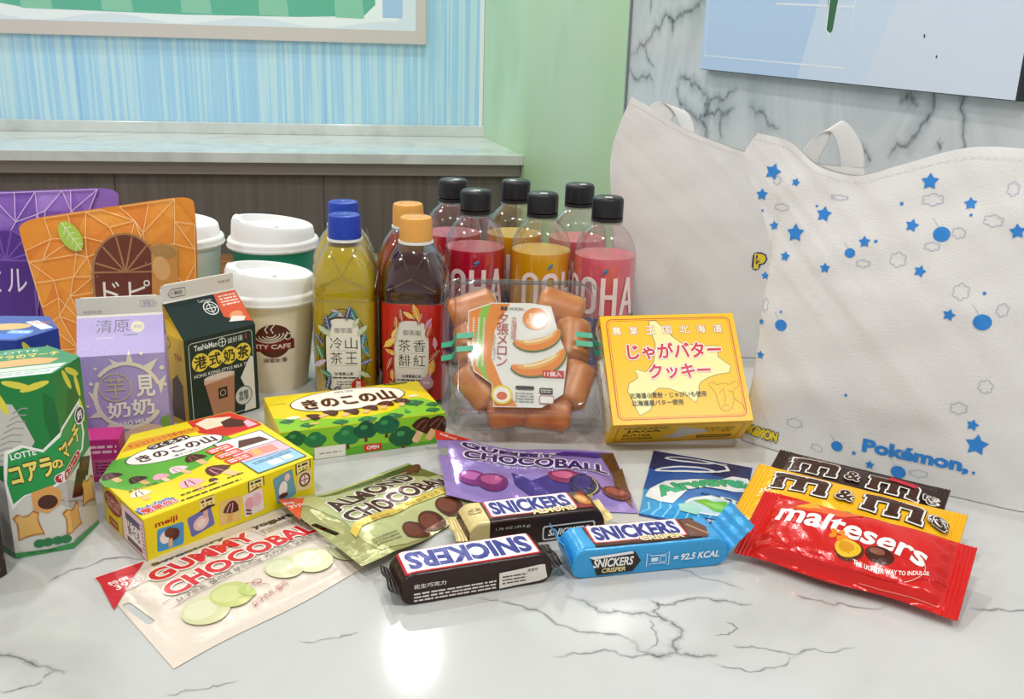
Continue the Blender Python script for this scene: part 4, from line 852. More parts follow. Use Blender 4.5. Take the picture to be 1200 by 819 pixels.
# ------------------------------------------------------------------ wrapped chocolate bars
def bar(label, loc, rz, L, w_, h_, col, art, finL, finR, fincol, seed=1, r_=3.2, taper=9, rough=.3):
    """bar along x; its print runs up the front (0..h_) and over the top (h_..h_+w_); finL / finR = (length, angle up, width)"""
    t = thing('chocolate_bar', label, 'chocolate bar', loc, (0, 0, rz), 'wrapped chocolate bars')
    path = []
    def arc(cy, cz, a0):
        for k in range(6): path.append((cy + r_ * math.cos(R(a0 - 18 * k)), cz + r_ * math.sin(R(a0 - 18 * k))))
    path.append((-w_ / 2 + .6, 0)); path.append((-w_ / 2, .6))
    arc(-w_ / 2 + r_, h_ - r_, 180); arc(w_ / 2 - r_, h_ - r_, 90); path.append((w_ / 2, .6)); path.append((w_ / 2 - .6, 0))
    acc = [0.]
    for p, q in zip(path, path[1:]): acc.append(acc[-1] + math.dist(p, q))
    Pf = acc[-1]; sc = Pf / (w_ + 2 * h_)
    def sec(tt):
        tt = max(0, min(Pf - 1e-6, tt * sc))
        for i in range(len(acc) - 1):
            if acc[i + 1] >= tt:
                k = (tt - acc[i]) / (acc[i + 1] - acc[i]); p, q = path[i], path[i + 1]
                d = math.dist(p, q); n = (-(q[1] - p[1]) / d, (q[0] - p[0]) / d)
                return p[0] + (q[0] - p[0]) * k, p[1] + (q[1] - p[1]) * k, n
    def S(u, v, off):
        y, z, n = sec(v); m = min(u, L - u); k = max(0, min(1, m / taper)); k = math.sqrt(max(0, 1 - (1 - k) ** 2))
        zm = h_ * .42
        wv = .5 * noise1(u * .09, v * .12, seed) * k + (1 - k) * .9 * math.sin(v * .8 + seed)
        z2 = zm + (z - zm) * (.06 + .94 * k); y2 = y * (1.04 - .04 * k)
        return Vector((u, y2 + n[0] * (off + wv * .5), max(z2 + n[1] * (off + wv * .5), .05 if z < 1 else .2))) * .001
    us = [0, 1, 2, 3.5, 5.5, 8] + frange(10, L - 10, 2.5) + [L - 8, L - 5.5, L - 3.5, L - 2, L - 1, L]
    vs = [a_ / sc for a_ in acc]; vs = sorted(set([round(q, 3) for q in vs] + frange(0, w_ + 2 * h_, 1.5)))
    V = [S(u, v, 0) for u in us for v in vs]; n = len(vs); F = []
    for i in range(len(us) - 1):
        for j in range(n - 1): F.append((i * n + j, (i + 1) * n + j, (i + 1) * n + j + 1, i * n + j + 1))
        F.append((i * n + n - 1, (i + 1) * n + n - 1, (i + 1) * n, i * n))
    F.append(tuple(range(n))); F.append(tuple(range((len(us) - 1) * n, len(us) * n))[::-1])
    part('wrapper', V, F, ink(col, rough, .1), t, 50)
    art.rough, art.metal = rough, .1
    art.build('wrapper_print', t, S, us, vs, base=.15, dz=.035, clip=(1, .3, L - 1, w_ + h_ + h_ * .6))
    for (fl, an, fw), x0, sg in ((finL, 0, -1), (finR, L, 1)):
        V, F = [], []; nx = 14; ny = 24
        for s_ in (0, 1):
            for i in range(nx + 1):
                for j in range(ny + 1):
                    e = fl * i / nx; yy = (j / ny - .5) * (w_ * 1.04 + (fw - w_) * i / nx)
                    if i == nx: e += .9 * (j % 2)
                    c_, q_ = math.cos(R(an)), math.sin(R(an)); zz = .35 * math.sin(e * 2.6) + .9 * math.sin(yy * .35 + seed) * (i / nx) - s_ * .3
                    V.append(Vector((x0 + sg * (e * c_ - zz * q_ - .8), yy, h_ * .42 + e * q_ + zz * c_)) * .001)
        m = (nx + 1) * (ny + 1)
        for i in range(nx):
            for j in range(ny):
                q = i * (ny + 1) + j; F += [(q, q + 1, q + ny + 2, q + ny + 1), (q + m, q + ny + 1 + m, q + ny + 2 + m, q + 1 + m)]
        rim = [j for j in range(ny + 1)] + [i * (ny + 1) + ny for i in range(1, nx + 1)] + [nx * (ny + 1) + j for j in range(ny - 1, -1, -1)] + [i * (ny + 1) for i in range(nx - 1, 0, -1)]
        for a_, b_ in zip(rim, rim[1:] + rim[:1]): F.append((a_, b_, b_ + m, a_ + m))
        part('crimped_end', V, F, ink(fincol, rough, .15), t, 60)
    return t
BLU = '#1f2384'
def bar_logo(a, x0, x1, y0, y1, sub=None, flip=False):
    p = [(x0, y0), (x1, y0), (x1 + 2, y1), (x0 + 1, y1)]
    a.rrect(x0 - 2.2, y0 - 1.6, x1 + 2.4, y1 + 1.2, 2, '#c8282c'); a.rrect(x0 - .8, y0 - .4, x1 + 1.2, y1 + .6, 1.2, '#f6f4f2')
    a.text('SNICKERS', (x0 + x1) / 2, (y0 + y1) / 2, (y1 - y0) * .88, BLU, w=(x1 - x0) * .97, rot=180 if flip else 0, bold=.05, shear=.0)
    if sub: a.text(sub[0], sub[1], y0 - .4, 6.4, '#f2dfa4', w=sub[2], bold=.04, out=[('#2a1712', .06)])
hB, wB = 21, 30
a = Art(); bar_logo(a, 6, 88, hB + 3, hB + 27, flip=True)
a.lines(8, 2, 60, 9, 3, '#e6dcd6', .5, 3); a.text('花生巧克力', 18, 13, 3, '#f2ece6', w=20, bold=.02); a.poly([(62, 2), (94, 3), (92, 15), (62, 13)], '#e9e4da'); a.lines(64, 4, 80, 11, 3, '#4a4440', .4); a.text('原產地:', 84, 12, 2.2, '#4a4440')
bar('dark brown chocolate bar with its blue lettering upside down', (-.067, .523, 0), R(20.5), 97, wB, hB, '#2d1b16', a, (7, 25, 30), (9, 10, 24), '#2d1b16', 2)
a = Art(); a.rect(-1, -1, 15, 90, '#e6cf8e'); bar_logo(a, 19, 77, hB + 5, hB + 27, ('ALMOND', 62, 32)); a.poly([(79, hB + 2), (90, hB + 2), (90, hB + 26), (84, hB + 24)], '#8a1f1c'); a.ell(86, hB + 14, 4.5, 8, '#c98a3c', 20); a.ell(85.4, hB + 15, 2, 5, '#e2b06a', 20); a.rrect(52, 2, 90, 13, 2, '#e9e2d8'); a.rrect(53, 3, 89, 12, 1.6, '#2a1712'); a.text('SNICKERS', 71, 7.4, 5, '#f4f0ea', w=30, bold=.03, shear=.2); a.text('1.76 OZ (49.9 g)', 31, 15, 2.4, '#e9e2d8', w=24)
a.ell(9, hB + 16, 5, 4, '#cdb674'); a.text('堅果', 9, hB + 16, 4, '#4a3a1a')
bar('dark brown almond chocolate bar with a cream end behind the upside down bar', (-.030, .5905, 0), R(18), 97, wB, hB, '#33201a', a, (8, 12, 31), (8, 20, 27), '#e3c987', 4)
hB, wB = 21, 31
a = Art(); LB = '#3aa0da'
a.poly([(16, hB + 1), (88, hB + 1), (92, hB + 28), (14, hB + 28)], '#3d241b'); bar_logo(a, 18, 78, hB + 7, hB + 28, ('CRISPER', 62, 30)); a.poly([(80, hB + 3), (92, hB + 1), (96, hB + 14), (90, hB + 26), (82, hB + 26)], '#6a4030'); a.line([(84, hB + 20), (94, hB + 4)], 1.6, '#b98a5a')
a.poly([(12, 15), (42, 17), (46, 10), (41, 3), (17, 2)], '#2d2620'); a.poly([(11, 16), (40, 17.8), (41, 16), (14, 14)], '#f0f0f0'); a.text('SNICKERS', 27.5, 11, 6.4, '#f6f4f0', w=27, bold=.03, shear=.2); a.text('CRISPER', 28, 5.4, 3.4, '#f2dfa4', w=16, bold=.03, shear=.15)
a.line([(50, 5), (53, 7), (62, 7), (65, 5), (65, 15), (62, 13), (53, 13), (50, 15)], .6, '#e3f2fa', True); a.rect(53, 8.5, 57.5, 11.5, '#e3f2fa'); a.line([(59, 8), (63, 8), (63, 12), (59, 12)], .5, '#e3f2fa', True)
a.text('= 92.5 KCAL', 84, 10, 5, '#f4fafc', w=32, bold=.03, shear=.2)
bar('bright blue crispy chocolate bar with its crimped ends standing up', (.038, .5605, 0), R(13.5), 106, wB, hB, LB, a, (17, 66, 31), (25, 48, 35), LB, 7, rough=.28)
# ------------------------------------------------------------------ takeaway coffee cups
M_lid = mat('white_lid', '#f2f2f0', .38)
def cup(label, loc, rz, cupcol, art, rim=.0445, base=.031, h=.092, group='takeaway coffee cups'):
    t = thing('coffee_cup', label, 'coffee cup', loc, (0, 0, rz), group)
    part('cup', *lathe([(base - .003, .004), (base, 0), (base + .0006, .002), (rim - .002, h), (rim - .004, h - .001), (base - .002, .006)], 56), ink(cupcol, .5), t, 40)
    def S(u, v, off):
        v_ = v * .001; r_ = base + (rim - .002 - base) * v_ / h + off * .001; an = u * .001 / (base + (rim - base) * .5) - math.pi / 2
        return Vector((r_ * math.cos(an), r_ * math.sin(an), v_))
    if art: art.build('cup_print', t, S, frange(-120, 120, 2), [], base=.25, dz=.05)
    r_ = rim
    def mod(rr, z, an):
        if z > h + .010:                     # the drinking side stands a little higher
            k = (z - h - .010) / .012; z = z + .0045 * k * math.cos(an - R(200)) * (1 if rr > .03 else .6)
        return (rr * math.cos(an), rr * math.sin(an), z)
    prof = [(r_ - .003, h - .004), (r_ + .0012, h - .004), (r_ + .0024, h - .0018), (r_ + .001, h + .0006), (r_ + .0016, h + .003), (r_ + .0002, h + .0056), (r_ - .0025, h + .0062), (r_ - .004, h + .020), (r_ - .0055, h + .0225), (r_ - .0085, h + .0222), (r_ - .0105, h + .0165), (r_ - .016, h + .0155), (r_ * .35, h + .0168), (.004, h + .017)]
    l = part('lid', *lathe(prof, 64, mod), M_lid, t, 50)
    # raised lip with the sip slot
    V, F = [], []
    for i, (rr, z) in enumerate([(r_ - .0095, h + .0185), (r_ - .006, h + .028), (r_ - .014, h + .027), (r_ - .017, h + .017)]):
        for k in range(13):
            an = R(200 - 42 + 7 * k); q = 1 if 0 < k < 12 else .0
            V.append((rr * math.cos(an), rr * math.sin(an), h + .0175 + (z - h - .0175) * q * (.75 if k in (1, 11) else 1)))
    for i in range(3):
        for k in range(12): F.append((i * 13 + k, i * 13 + k + 1, (i + 1) * 13 + k + 1, (i + 1) * 13 + k))
    part('sip_lip', V, F, M_lid, l, 60)
    part('stem_dimple', *lathe([(.0062, h + .0168), (.0062, h + .0182), (.005, h + .0186), (.0042, h + .0172), (.001, h + .017)], 20), M_lid, l, 40)
    return t
a = Art(.5)
BRW = '#5a2a1e'
a.ell(6, 52, 17, 16.5, BRW, n=32); a.poly([(-20, 41), (26, 43), (25, 53), (-20, 51)], '#7a1f1c'); a.text('CITY CAFE', 3, 46.5, 4.6, '#f2e6d8', w=38, bold=.02)
for k in range(4): a.ring(4, 58, 4 + 3.4 * k, 2 + 1.7 * k, 1, '#f2e9dc', a0=180, a1=370, n=16, rot=6)
for x in (1, 6): a.line([(x, 60), (x - 2, 64), (x + 1, 68), (x - 1, 72)], 1.1, '#f2e9dc')
a.ring(19, 56, 3, 3, .9, '#f2e9dc')
a.text('探索城事', 7, 33, 5, '#6a4a3a', w=23, bold=.01)
cup('tall cream coffee cup with a brown logo and white lid', (-.2285, .892, 0), R(6), '#f4ead2', a, h=.088)
a = Art(.5); a.rect(-110, 20, 110, 80, '#1f9a78')
a.poly([(-26, 52), (-30, 64), (-24, 74), (-20, 62)], '#8fd0b8'); a.line([(-27, 50), (-24, 72)], .8, '#1f9a78'); a.line([(-30, 74), (-12, 62)], .6, '#8fd0b8')
cup('teal green coffee cup with a white lid behind the cream cup', (-.2595, 1.035, 0), R(0), '#1c8f6f', a, rim=.0465, base=.033, h=.106)
a = Art(.5); a.rect(-110, 14, 110, 84, '#dbe6dc'); a.poly([(10, 30), (30, 26), (34, 60), (16, 70)], '#a9d4c4'); a.poly([(22, 22), (34, 24), (36, 50), (28, 44)], '#8cc8b4')
cup('pale mint coffee cup with a white lid behind the orange pouch', (-.361, 1.032, 0), R(-10), '#dfe6de', a, rim=.0465, base=.033, h=.106)

# ------------------------------------------------------------------ tea bottles, square shouldered
def sq(rx, n=40, p=3.2):
    out = []
    for k in range(n):
        an = 2 * math.pi * k / n; c_, s_ = math.cos(an), math.sin(an)
        q = (abs(c_) ** p + abs(s_) ** p) ** (-1 / p); out.append((rx * q * c_, rx * q * s_))
    return out
def sq_loft(rings, n=40, cap=True):
    V, F = [], []
    for rx, z, p in rings:
        V += [(x, y, z) for x, y in sq(rx, n, p)]
    for i in range(len(rings) - 1):
        for k in range(n): F.append((i * n + k, i * n + (k + 1) % n, (i + 1) * n + (k + 1) % n, (i + 1) * n + k))
    if cap: F += [tuple(range(n))[::-1], tuple(range((len(rings) - 1) * n, len(rings) * n))]
    return V, F
M_pet = clear('clear_bottle_plastic', '#f4f6f4', .04, .05, .6)
def liquid(key, col, deep, tr=.12):
    if key in MATS: return MATS[key]
    m = mat(key, col, .12, 0, .3, tr, 1.2)
    return m
def tea(label, loc, rz, key, col, level, capcol, art, sleeve=None):
    t = thing('tea_bottle', label, 'tea bottle', loc, (0, 0, rz), 'plastic tea bottles')
    rings = [(.024, 0, 4), (.0275, .004, 4.5), (.029, .010, 5), (.029, .094, 5), (.028, .098, 5), (.029, .102, 4.5), (.0295, .110, 4), (.0275, .122, 3.2), (.0225, .135, 2.6), (.0165, .1435, 2.1), (.0132, .147, 2), (.0132, .151, 2)]
    part('bottle', *sq_loft(rings), M_pet, t, 35)
    lr = [(rx - .0013, max(z, .002), p) for rx, z, p in rings if z < level] 
    # top of the liquid follows the shoulder
    lr.append((np.interp(level, [q[1] for q in rings], [q[0] for q in rings]) - .0013, level, 3))
    part('tea', *sq_loft(lr), liquid(key, col, 0), t, 35)
    c_ = part('cap', *lathe([(.0135, .1485), (.0148, .149), (.0146, .166), (.0138, .1688), (.012, .1696), (.001, .1696)], 48, lambda r_, z, an: (r_ * math.cos(an) * (1 + (.012 if z < .166 and r_ > .014 and int(an * 24 / math.pi + .5) % 2 else 0)), r_ * math.sin(an) * (1 + (.012 if z < .166 and r_ > .014 and int(an * 24 / math.pi + .5) % 2 else 0)), z)), mat('cap_' + capcol, capcol, .4), t, 40)
    part('tamper_ring', *lathe([(.0135, .1462), (.0158, .1462), (.0158, .1482), (.0135, .1488)], 40), mat('ring_white', '#f0efea', .4), t, 30)
    part('cap_emblem', *merge(lathe([(.0085, .1697), (.0092, .1701), (.0085, .1701)], 28, cap0=False, cap1=False), box(-.005, -.0008, .1696, .005, .0008, .17), box(-.0008, -.004, .1696, .0008, .004, .17)), mat('emb_' + capcol, {'#1d3fae': '#5f86dc'}.get(capcol, '#f0c88a'), .4), c_)
    # facet ridges on the shoulder
    for an in (R(-90), R(0)):
        d = Vector((math.cos(an), math.sin(an), 0)); s_ = Vector((-d.y, d.x, 0))
        for p0, p1, p2 in (((-.022, .0285, .108), (0, .0295, .119), (.022, .0285, .108)), ((-.012, .0195, .142), (0, .0295, .119), (.012, .0195, .142))):
            part('shoulder_ridge', *tube([s_ * p0[0] + d * p0[1] + Vector((0, 0, p0[2])), s_ * p1[0] + d * p1[1] + Vector((0, 0, p1[2])), s_ * p2[0] + d * p2[1] + Vector((0, 0, p2[2]))], .0007, 6), M_pet, t)
    if sleeve: part('label_sleeve', *sq_loft([(.0291, .006, 5), (.0293, .010, 5), (.0293, .092, 5), (.0291, .096, 5)], cap=False), mat('sleeve_' + sleeve, sleeve, .2, 0, .4), t, 40)
    part('waist_groove', *sq_loft([(.0292, .0955, 5), (.0297, .0965, 5), (.0292, .0975, 5)], cap=False), M_pet, t, 40)
    if art: art.build('label', t, lambda u, v, off: Vector((u * .001, -.0294 - off * .001 + .0022 * (abs(u) / 26) ** 6, v * .001)), frange(-26, 26, 4), [], base=.25, dz=.02)
    return t
def leaf(a, x, y, l, an, c1, c2):
    a.poly(rot_([(-l, 0), (-l * .4, l * .36), (l * .3, l * .34), (l, 0), (l * .3, -l * .34), (-l * .4, -l * .36)], an, x, y), c1)
    a.line(rot_([(-l * 1.1, 0), (l * .9, 0)], an, x, y), .35, c2)
    for k in (-.4, 0, .4): a.line(rot_([(k * l, 0), ((k + .25) * l, l * .25)], an, x, y), .25, c2)
def tea_label(cols, w2, bgc, chars, sub, edge_c):
    a = Art(.4)
    p = []
    for k in range(40):
        an = 2 * math.pi * k / 40; x = 15.5 * math.copysign(abs(math.cos(an)) ** .45, math.cos(an)); y = 35 * math.copysign(abs(math.sin(an)) ** .55, math.sin(an)); p.append((x, 46 + y))
    a.ring(0, 50, 22, 40, .6, edge_c, n=40)
    a.poly([(x * 1.06 - .6, 46 + (y - 46) * 1.03) for x, y in p], edge_c); a.poly(p, bgc)
    a.text('御茶園', 0, 70, 5, '#2a2622', w=16); 
    for i, (ch, x, y) in enumerate(zip(chars, (7, 7, -6.5, -6.5), (58, 44, 58, 44))): a.text(ch, x, y, 11, '#1e1c1a', w=11, bold=-.004)
    a.line([(-12, 51), (12, 51)], .25, '#8a8680'); a.line([(-12, 37), (12, 37)], .25, '#8a8680')
    a.text(sub, 0, 29, 3.2, '#2a2622', w=17, bold=.01); a.lines(-13, 24, 13, 26.4, 1, '#3a3632', .55); a.lines(-7, 18, 7, 22.4, 2, '#6a6660', .35)
    rd = random.Random(len(sub) + w2)
    for k in range(22):
        an = k / 22 * 2 * math.pi; x, y = 20.5 * math.cos(an) + rd.uniform(-2, 2), 50 + 38 * math.sin(an) + rd.uniform(-2, 2)
        if abs(x) < 12 and 22 < y < 74: continue
        leaf(a, max(-22, min(22, x)), max(9, min(91, y)), rd.uniform(5.5, 8.5), rd.uniform(20, 160), rd.choice(cols), '#e9e6da')
    return a
ly = tea_label(['#2a7f8a', '#5a5a9a', '#2f8a6a', '#b7c9a0', '#c8b4d0', '#3f4a78'], 3, '#ece8da', '山王冷茶', '台灣高山茶', '#2a2a26')
ly.ell(13, 19, 6.2, 6.2, '#c2281e'); ly.text('無\n糖', 13, 19, 8.4, '#fbeee6', bold=.02)
lr_ = tea_label(['#e0a030', '#c86a2a', '#d88ab0', '#b84a30', '#e8c050', '#c46a90'], 4, '#dfdad2', '香紅茶馡', '台灣蜜香紅茶', '#b84a3a')
lr_.ell(14, 24, 6, 6, '#c69ab0'); lr_.text('無糖', 14, 24, 3, '#f6e9f0')
ty = tea('yellow-green tea bottle with a deep blue cap and a leafy cream label', (-.153, .867, 0), R(3), 'green_tea', '#d8ba20', .142, '#1d3fae', ly)
tr = tea('red tea bottle with an orange cap and a leafy cream label', (-.089, .866, 0), R(-2), 'black_tea', '#4a1c20', .140, '#e8a750', lr_, '#c01c12')
tea('blue-capped tea bottle half hidden behind the other blue-capped bottle', (-.1655, .934, 0), R(0), 'green_tea', '#c4a51a', .142, '#1d3fae', None)
tea('orange-capped tea bottle half hidden behind the other orange-capped bottle', (-.1035, .934, 0), R(0), 'black_tea_pale', '#b0480f', .142, '#e8a750', None)

# ------------------------------------------------------------------ round fizzy drink bottles
M_cap = mat('black_cap', '#1b1c1f', .38)
def soda(label, loc, rz, key, col, spin):
    t = thing('soda_bottle', label, 'soda bottle', loc, (0, 0, rz), 'fizzy drink bottles')
    prof = [(.018, .001), (.026, 0), (.030, .006), (.0312, .02), (.0312, .098), (.0312, .112), (.0306, .121), (.0288, .130), (.0256, .138), (.0212, .1445), (.0165, .149), (.0132, .1525), (.0128, .158)]
    part('bottle', *lathe(prof, 48), M_pet, t, 60)
    LV = .121
    lp = [(r_ - .0009, max(z, .002)) for r_, z in prof if z < LV]; lp.append((.0297, LV)); lp.append((.0005, LV))
    part('soda', *lathe(lp, 48), mat(key, col, .25, 0, .4), t, 40)
    part('cap', *lathe([(.0136, .1585), (.0152, .159), (.0152, .1745), (.0145, .1768), (.013, .1778), (.001, .1778)], 60, lambda r_, z, an: (r_ * math.cos(an) * (1 + (.02 if r_ > .015 and int(an * 30 / math.pi + .5) % 2 else 0)), r_ * math.sin(an) * (1 + (.02 if r_ > .015 and int(an * 30 / math.pi + .5) % 2 else 0)), z)), M_cap, t, 40)
    part('tamper_ring', *lathe([(.0132, .1545), (.0156, .1545), (.0156, .1578), (.0134, .1582)], 40), M_cap, t, 30)
    part('neck_ring', *lathe([(.013, .1515), (.0158, .152), (.0158, .1532), (.013, .1538)], 40), M_pet, t, 30)
    a = Art(.4)
    a.rect(-98, 14, 98, 62, '#2a3f86')
    for x in (-40, -16, 8, 32): 
        a.ring(x, 50, 7, 7, .6, '#c9d2ea'); a.text({-40: '0卡', -16: '0糖', 8: '0脂', 32: '0糖'}[x], x, 50, 4, '#c9d2ea', w=9)
    for i, ch in enumerate('OOHA'):
        x = spin + (i - 1.5) * 20.5; c_ = '#f8e2e2'
        if ch == 'O': frame(a, x - 6.2, 68, x + 6.2, 101, 6.1, 4.6, c_)
        elif ch == 'H':
            for q in (-6, 6): a.rect(x + q - 2.3, 65.7, x + q + 2.3, 103.3, c_)
            a.rect(x - 6, 82, x + 6, 86.6, c_)
        else:
            a.poly([(x - 9, 65.7), (x - 4.4, 65.7), (x + 2, 103.3), (x - 2.4, 103.3)], c_); a.poly([(x + 9, 65.7), (x + 4.4, 65.7), (x - 2, 103.3), (x + 2.4, 103.3)], c_); a.rect(x - 5, 75, x + 5, 79.4, c_)
    a.poly(rot_([(-3, -2), (0, -.6), (2.4, 2.6), (4, 3), (3, .4), (0, -2.6)], 0, 2 + spin * .3, 109), '#2a6fae'); a.poly(rot_([(-2, 1), (1, 3), (4, 4), (2, 1)], 0, 2 + spin * .3, 109), '#4aa0b8')
    def S(u, v, off):
        r_ = .0312 + off * .001; an = u * .001 / .0312 - math.pi / 2
        return Vector((r_ * math.cos(an), r_ * math.sin(an), v * .001))
    a.build('label', t, S, frange(-98, 98, 4), [], base=.15, dz=.02)
    part('cap_mark', *box(-.003, -.009, .1778, .004, -.003, .1781), mat('cap_mark', '#d6dade', .4), t)
    return t
soda('crimson soda bottle with white letters in front beside the orange-capped tea', (-.0405, .975, 0), R(4), 'soda_crimson', '#dc1640', -8)
soda('orange-yellow soda bottle with white letters right behind the clear tray', (.0262, .970, 0), R(0), 'soda_yellow', '#ffb60c', 20)
soda('coral pink soda bottle with white letters in front of the white tote', (.0895, .957, 0), R(-6), 'soda_pink', '#ff6e84', -4)
soda('crimson soda bottle standing in the back row behind the crimson one', (-.0675, 1.043, 0), R(30), 'soda_crimson', '#dc1640', 0)
soda('orange-yellow soda bottle standing in the back row between two front bottles', (-.001, 1.050, 0), R(-40), 'soda_yellow', '#ffb60c', 0)
soda('coral pink soda bottle standing in the back row behind the yellow one', (.0665, 1.036, 0), R(20), 'soda_pink', '#ff6e84', 0)

# ------------------------------------------------------------------ clear clamshell tray of melon cakes, propped up
Lt = R(41)
td = Vector((math.cos(R(3)), math.sin(R(3)), 0)); tb_ = Vector((-math.sin(R(3)), math.cos(R(3)), 0))
tu = tb_ * math.sin(Lt) + Vector((0, 0, 1)) * math.cos(Lt); tn = td.cross(tu)
TO = Vector((-.0575, .764, .0005))
def tl(u, v, w_): return (td * u + tu * v + tn * w_) * .001
TR = thing('clamshell_tray', 'clear plastic clamshell tray with a melon label propped against the bottles', 'food tray', TO)
M_tray = clear('clear_tray_plastic', '#f4f6f5', .13, .035, .5)
def rr_loop(x0, y0, x1, y1, r_, n=6):
    p = []
    for cx, cy, a0 in ((x1 - r_, y0 + r_, -90), (x1 - r_, y1 - r_, 0), (x0 + r_, y1 - r_, 90), (x0 + r_, y0 + r_, 180)):
        for k in range(n + 1): p.append((cx + r_ * math.cos(R(a0 + 90 * k / n)), cy + r_ * math.sin(R(a0 + 90 * k / n))))
    return p
def tray_shell(name, rings, cap):
    V, F = [], []
    for ins, w_, r_ in rings: V += [tl(x, y, w_) for x, y in rr_loop(ins, ins, 138 - ins, 141 - ins, r_)]
    n = 28
    for i in range(len(rings) - 1):
        for k in range(n): F.append((i * n + k, i * n + (k + 1) % n, (i + 1) * n + (k + 1) % n, (i + 1) * n + k))
    if cap: F.append(tuple(range((len(rings) - 1) * n, len(rings) * n)))
    return part(name, V, F, M_tray, TR, 40)
tray_shell('base', [(0, 19, 12), (5, 19, 12), (5.5, 16, 12), (9, 2, 14), (12, 0, 14)], True)
tray_shell('lid', [(0, 20, 12), (1, 21, 12), (6, 21, 12), (7, 26, 12), (8.5, 26.5, 12), (10.5, 38, 14), (13, 41, 15), (15, 41.4, 15), (17, 39.6, 15)], True)
for i, (x, y, an) in enumerate(((10, 9, 45), (128, 9, 135), (10, 132, -45), (128, 132, 225))):
    for k in (-4, 0, 4):
        c_, s_ = math.cos(R(an)), math.sin(R(an))
        part('corner_rib', *tube([tl(x - s_ * k - c_ * 2, y + c_ * k - s_ * 2, 24), tl(x - s_ * k + c_ * 1.5, y + c_ * k + s_ * 1.5, 38), tl(x - s_ * k + c_ * 7, y + c_ * k + s_ * 7, 41.5)], .0006, 6), M_tray, TR)
M_band = mat('green_band', '#2fa37c', .35)
for sx in (0, 1):
    for k, yy in enumerate((62, 74)):
        p = [(-1, yy, 16), (-1, yy + 1, 23), (8, yy + 1, 27.5), (12, yy + 2, 41.6), (26, yy + 3, 42.3)]
        V, F = [], []
        for (x, y, w_) in p:
            x = 138 - x if sx else x
            y = y + (6 - k * 4 if sx else 0)
            for dy in (-2.4, 2.4): V.append(tl(x, y + dy, w_)); 
        for (x, y, w_) in p:
            x = 138 - x if sx else x
            y = y + (6 - k * 4 if sx else 0)
            for dy in (-2.4, 2.4): V.append(tl(x, y + dy, w_ - .4))
        n = len(p) * 2
        for i in range(len(p) - 1):
            q = 2 * i; F += [(q, q + 1, q + 3, q + 2), (q + n, q + 2 + n, q + 3 + n, q + 1 + n), (q, q + 2, q + 2 + n, q + n), (q + 1, q + 1 + n, q + 3 + n, q + 3)]
        part('tape_band', V, F, M_band, TR)
# printed card lying on the cakes under the lid
def tc(x, y, w_):            # the card lies a little askew
    x, y = (x - 68) * 1.1, (y - 62) * 1.06; c_, s_ = math.cos(R(-2)), math.sin(R(-2))
    return tl(62 + x * c_ - y * s_, 62 + x * s_ + y * c_, w_)
lab = [(30, 98), (48, 106), (78, 107), (94, 105), (101, 78), (107, 62), (104, 30), (88, 18), (52, 17), (50, 36), (36, 46), (30, 70)]
CD = thing('label_card', 'white and orange melon label card inside the clear tray', 'label card', TO)
n = len(lab)
part('card', [tc(x, y, 37.6) for x, y in lab] + [tc(x, y, 37.1) for x, y in lab], [tuple(range(n))[::-1], tuple(range(n, 2 * n))] + [(i, (i + 1) % n, (i + 1) % n + n, i + n) for i in range(n)], ink('#f4efe6', .4), CD)
a = Art(.4)
a.poly([(30.6, 97), (48, 105), (62, 105.8), (51, 82), (49, 58), (57, 38), (70, 18), (52.6, 17.6), (50.6, 36.4), (36.6, 46.6), (30.8, 70)], '#ee8a1e')
a.poly([(40, 101.4), (47, 104.4), (43, 84), (42, 64), (46, 44), (50, 36), (46, 40), (38, 50), (36, 74)], '#8fc63a')
for x in (34.5, 38.5, 42.5): a.text('北海道産夕張メロン使用', x, 70, 44, '#fdf3d6', w=2.8) if False else a.lines(x - .8, 50, x + .8, 92, 26, '#fdf3d6', .6, int(x))
a.text('HOKSIN', 67, 101, 2.6, '#3a3630', w=11); a.poly([(55, 99.4), (57, 99.4), (57, 102.6), (55, 102.6)], '#2a2622'); a.poly([(58, 99.4), (60, 99.4), (60, 102.6), (58, 102.6)], '#2a2622'); a.rect(57, 100.5, 58, 101.5, '#2a2622')
a.text('夕\n張\nメ\nロ\nン', 57, 74, 46, '#b5352c', w=9, bold=.0); a.text('北\n海\n道\n産', 65.5, 84, 20, '#c86a5a', w=4.4); a.text('ひ\nと\nく\nち\nパ\nイ', 51, 66, 22, '#5a4a3c', w=2.4)
a.ell(82, 93, 10, 9.6, '#ee8a1e'); a.text('果実の\nおいしさ', 82, 93, 10, '#fdf3d6', w=14)
def melon(cx, cy, s, an):
    P = lambda pts: rot_([(x * s, y * s) for x, y in pts], an, cx, cy)
    o_ = [(18 * math.cos(R(q)), 13 * math.sin(R(q))) for q in range(190, 361, 10)]
    i_ = [(16 * math.cos(R(q)), 4 * math.sin(R(q)) + 1) for q in range(350, 189, -10)]
    a.poly(P([(x, y) for x, y in o_] + [(x, y) for x, y in i_]), '#5f7a3a'); a.poly(P([(x * .95, y * .9) for x, y in o_] + i_), '#f08a2a'); a.poly(P([(x * .8, y * .55) for x, y in o_] + [(x * .9, y) for x, y in i_]), '#f6b04e'); a.line(P([(x * .7, y * .36 + .2) for x, y in o_[3:-3]]), 1.6 * s, '#fbe2b0')
melon(83, 79, 1.12, 18); melon(84, 60, 1.3, 22)
a.rect(88, 43, 104.4, 49, '#d0302a'); a.text('11個入', 96, 46, 4, '#fdf3e8', w=13, bold=.03)
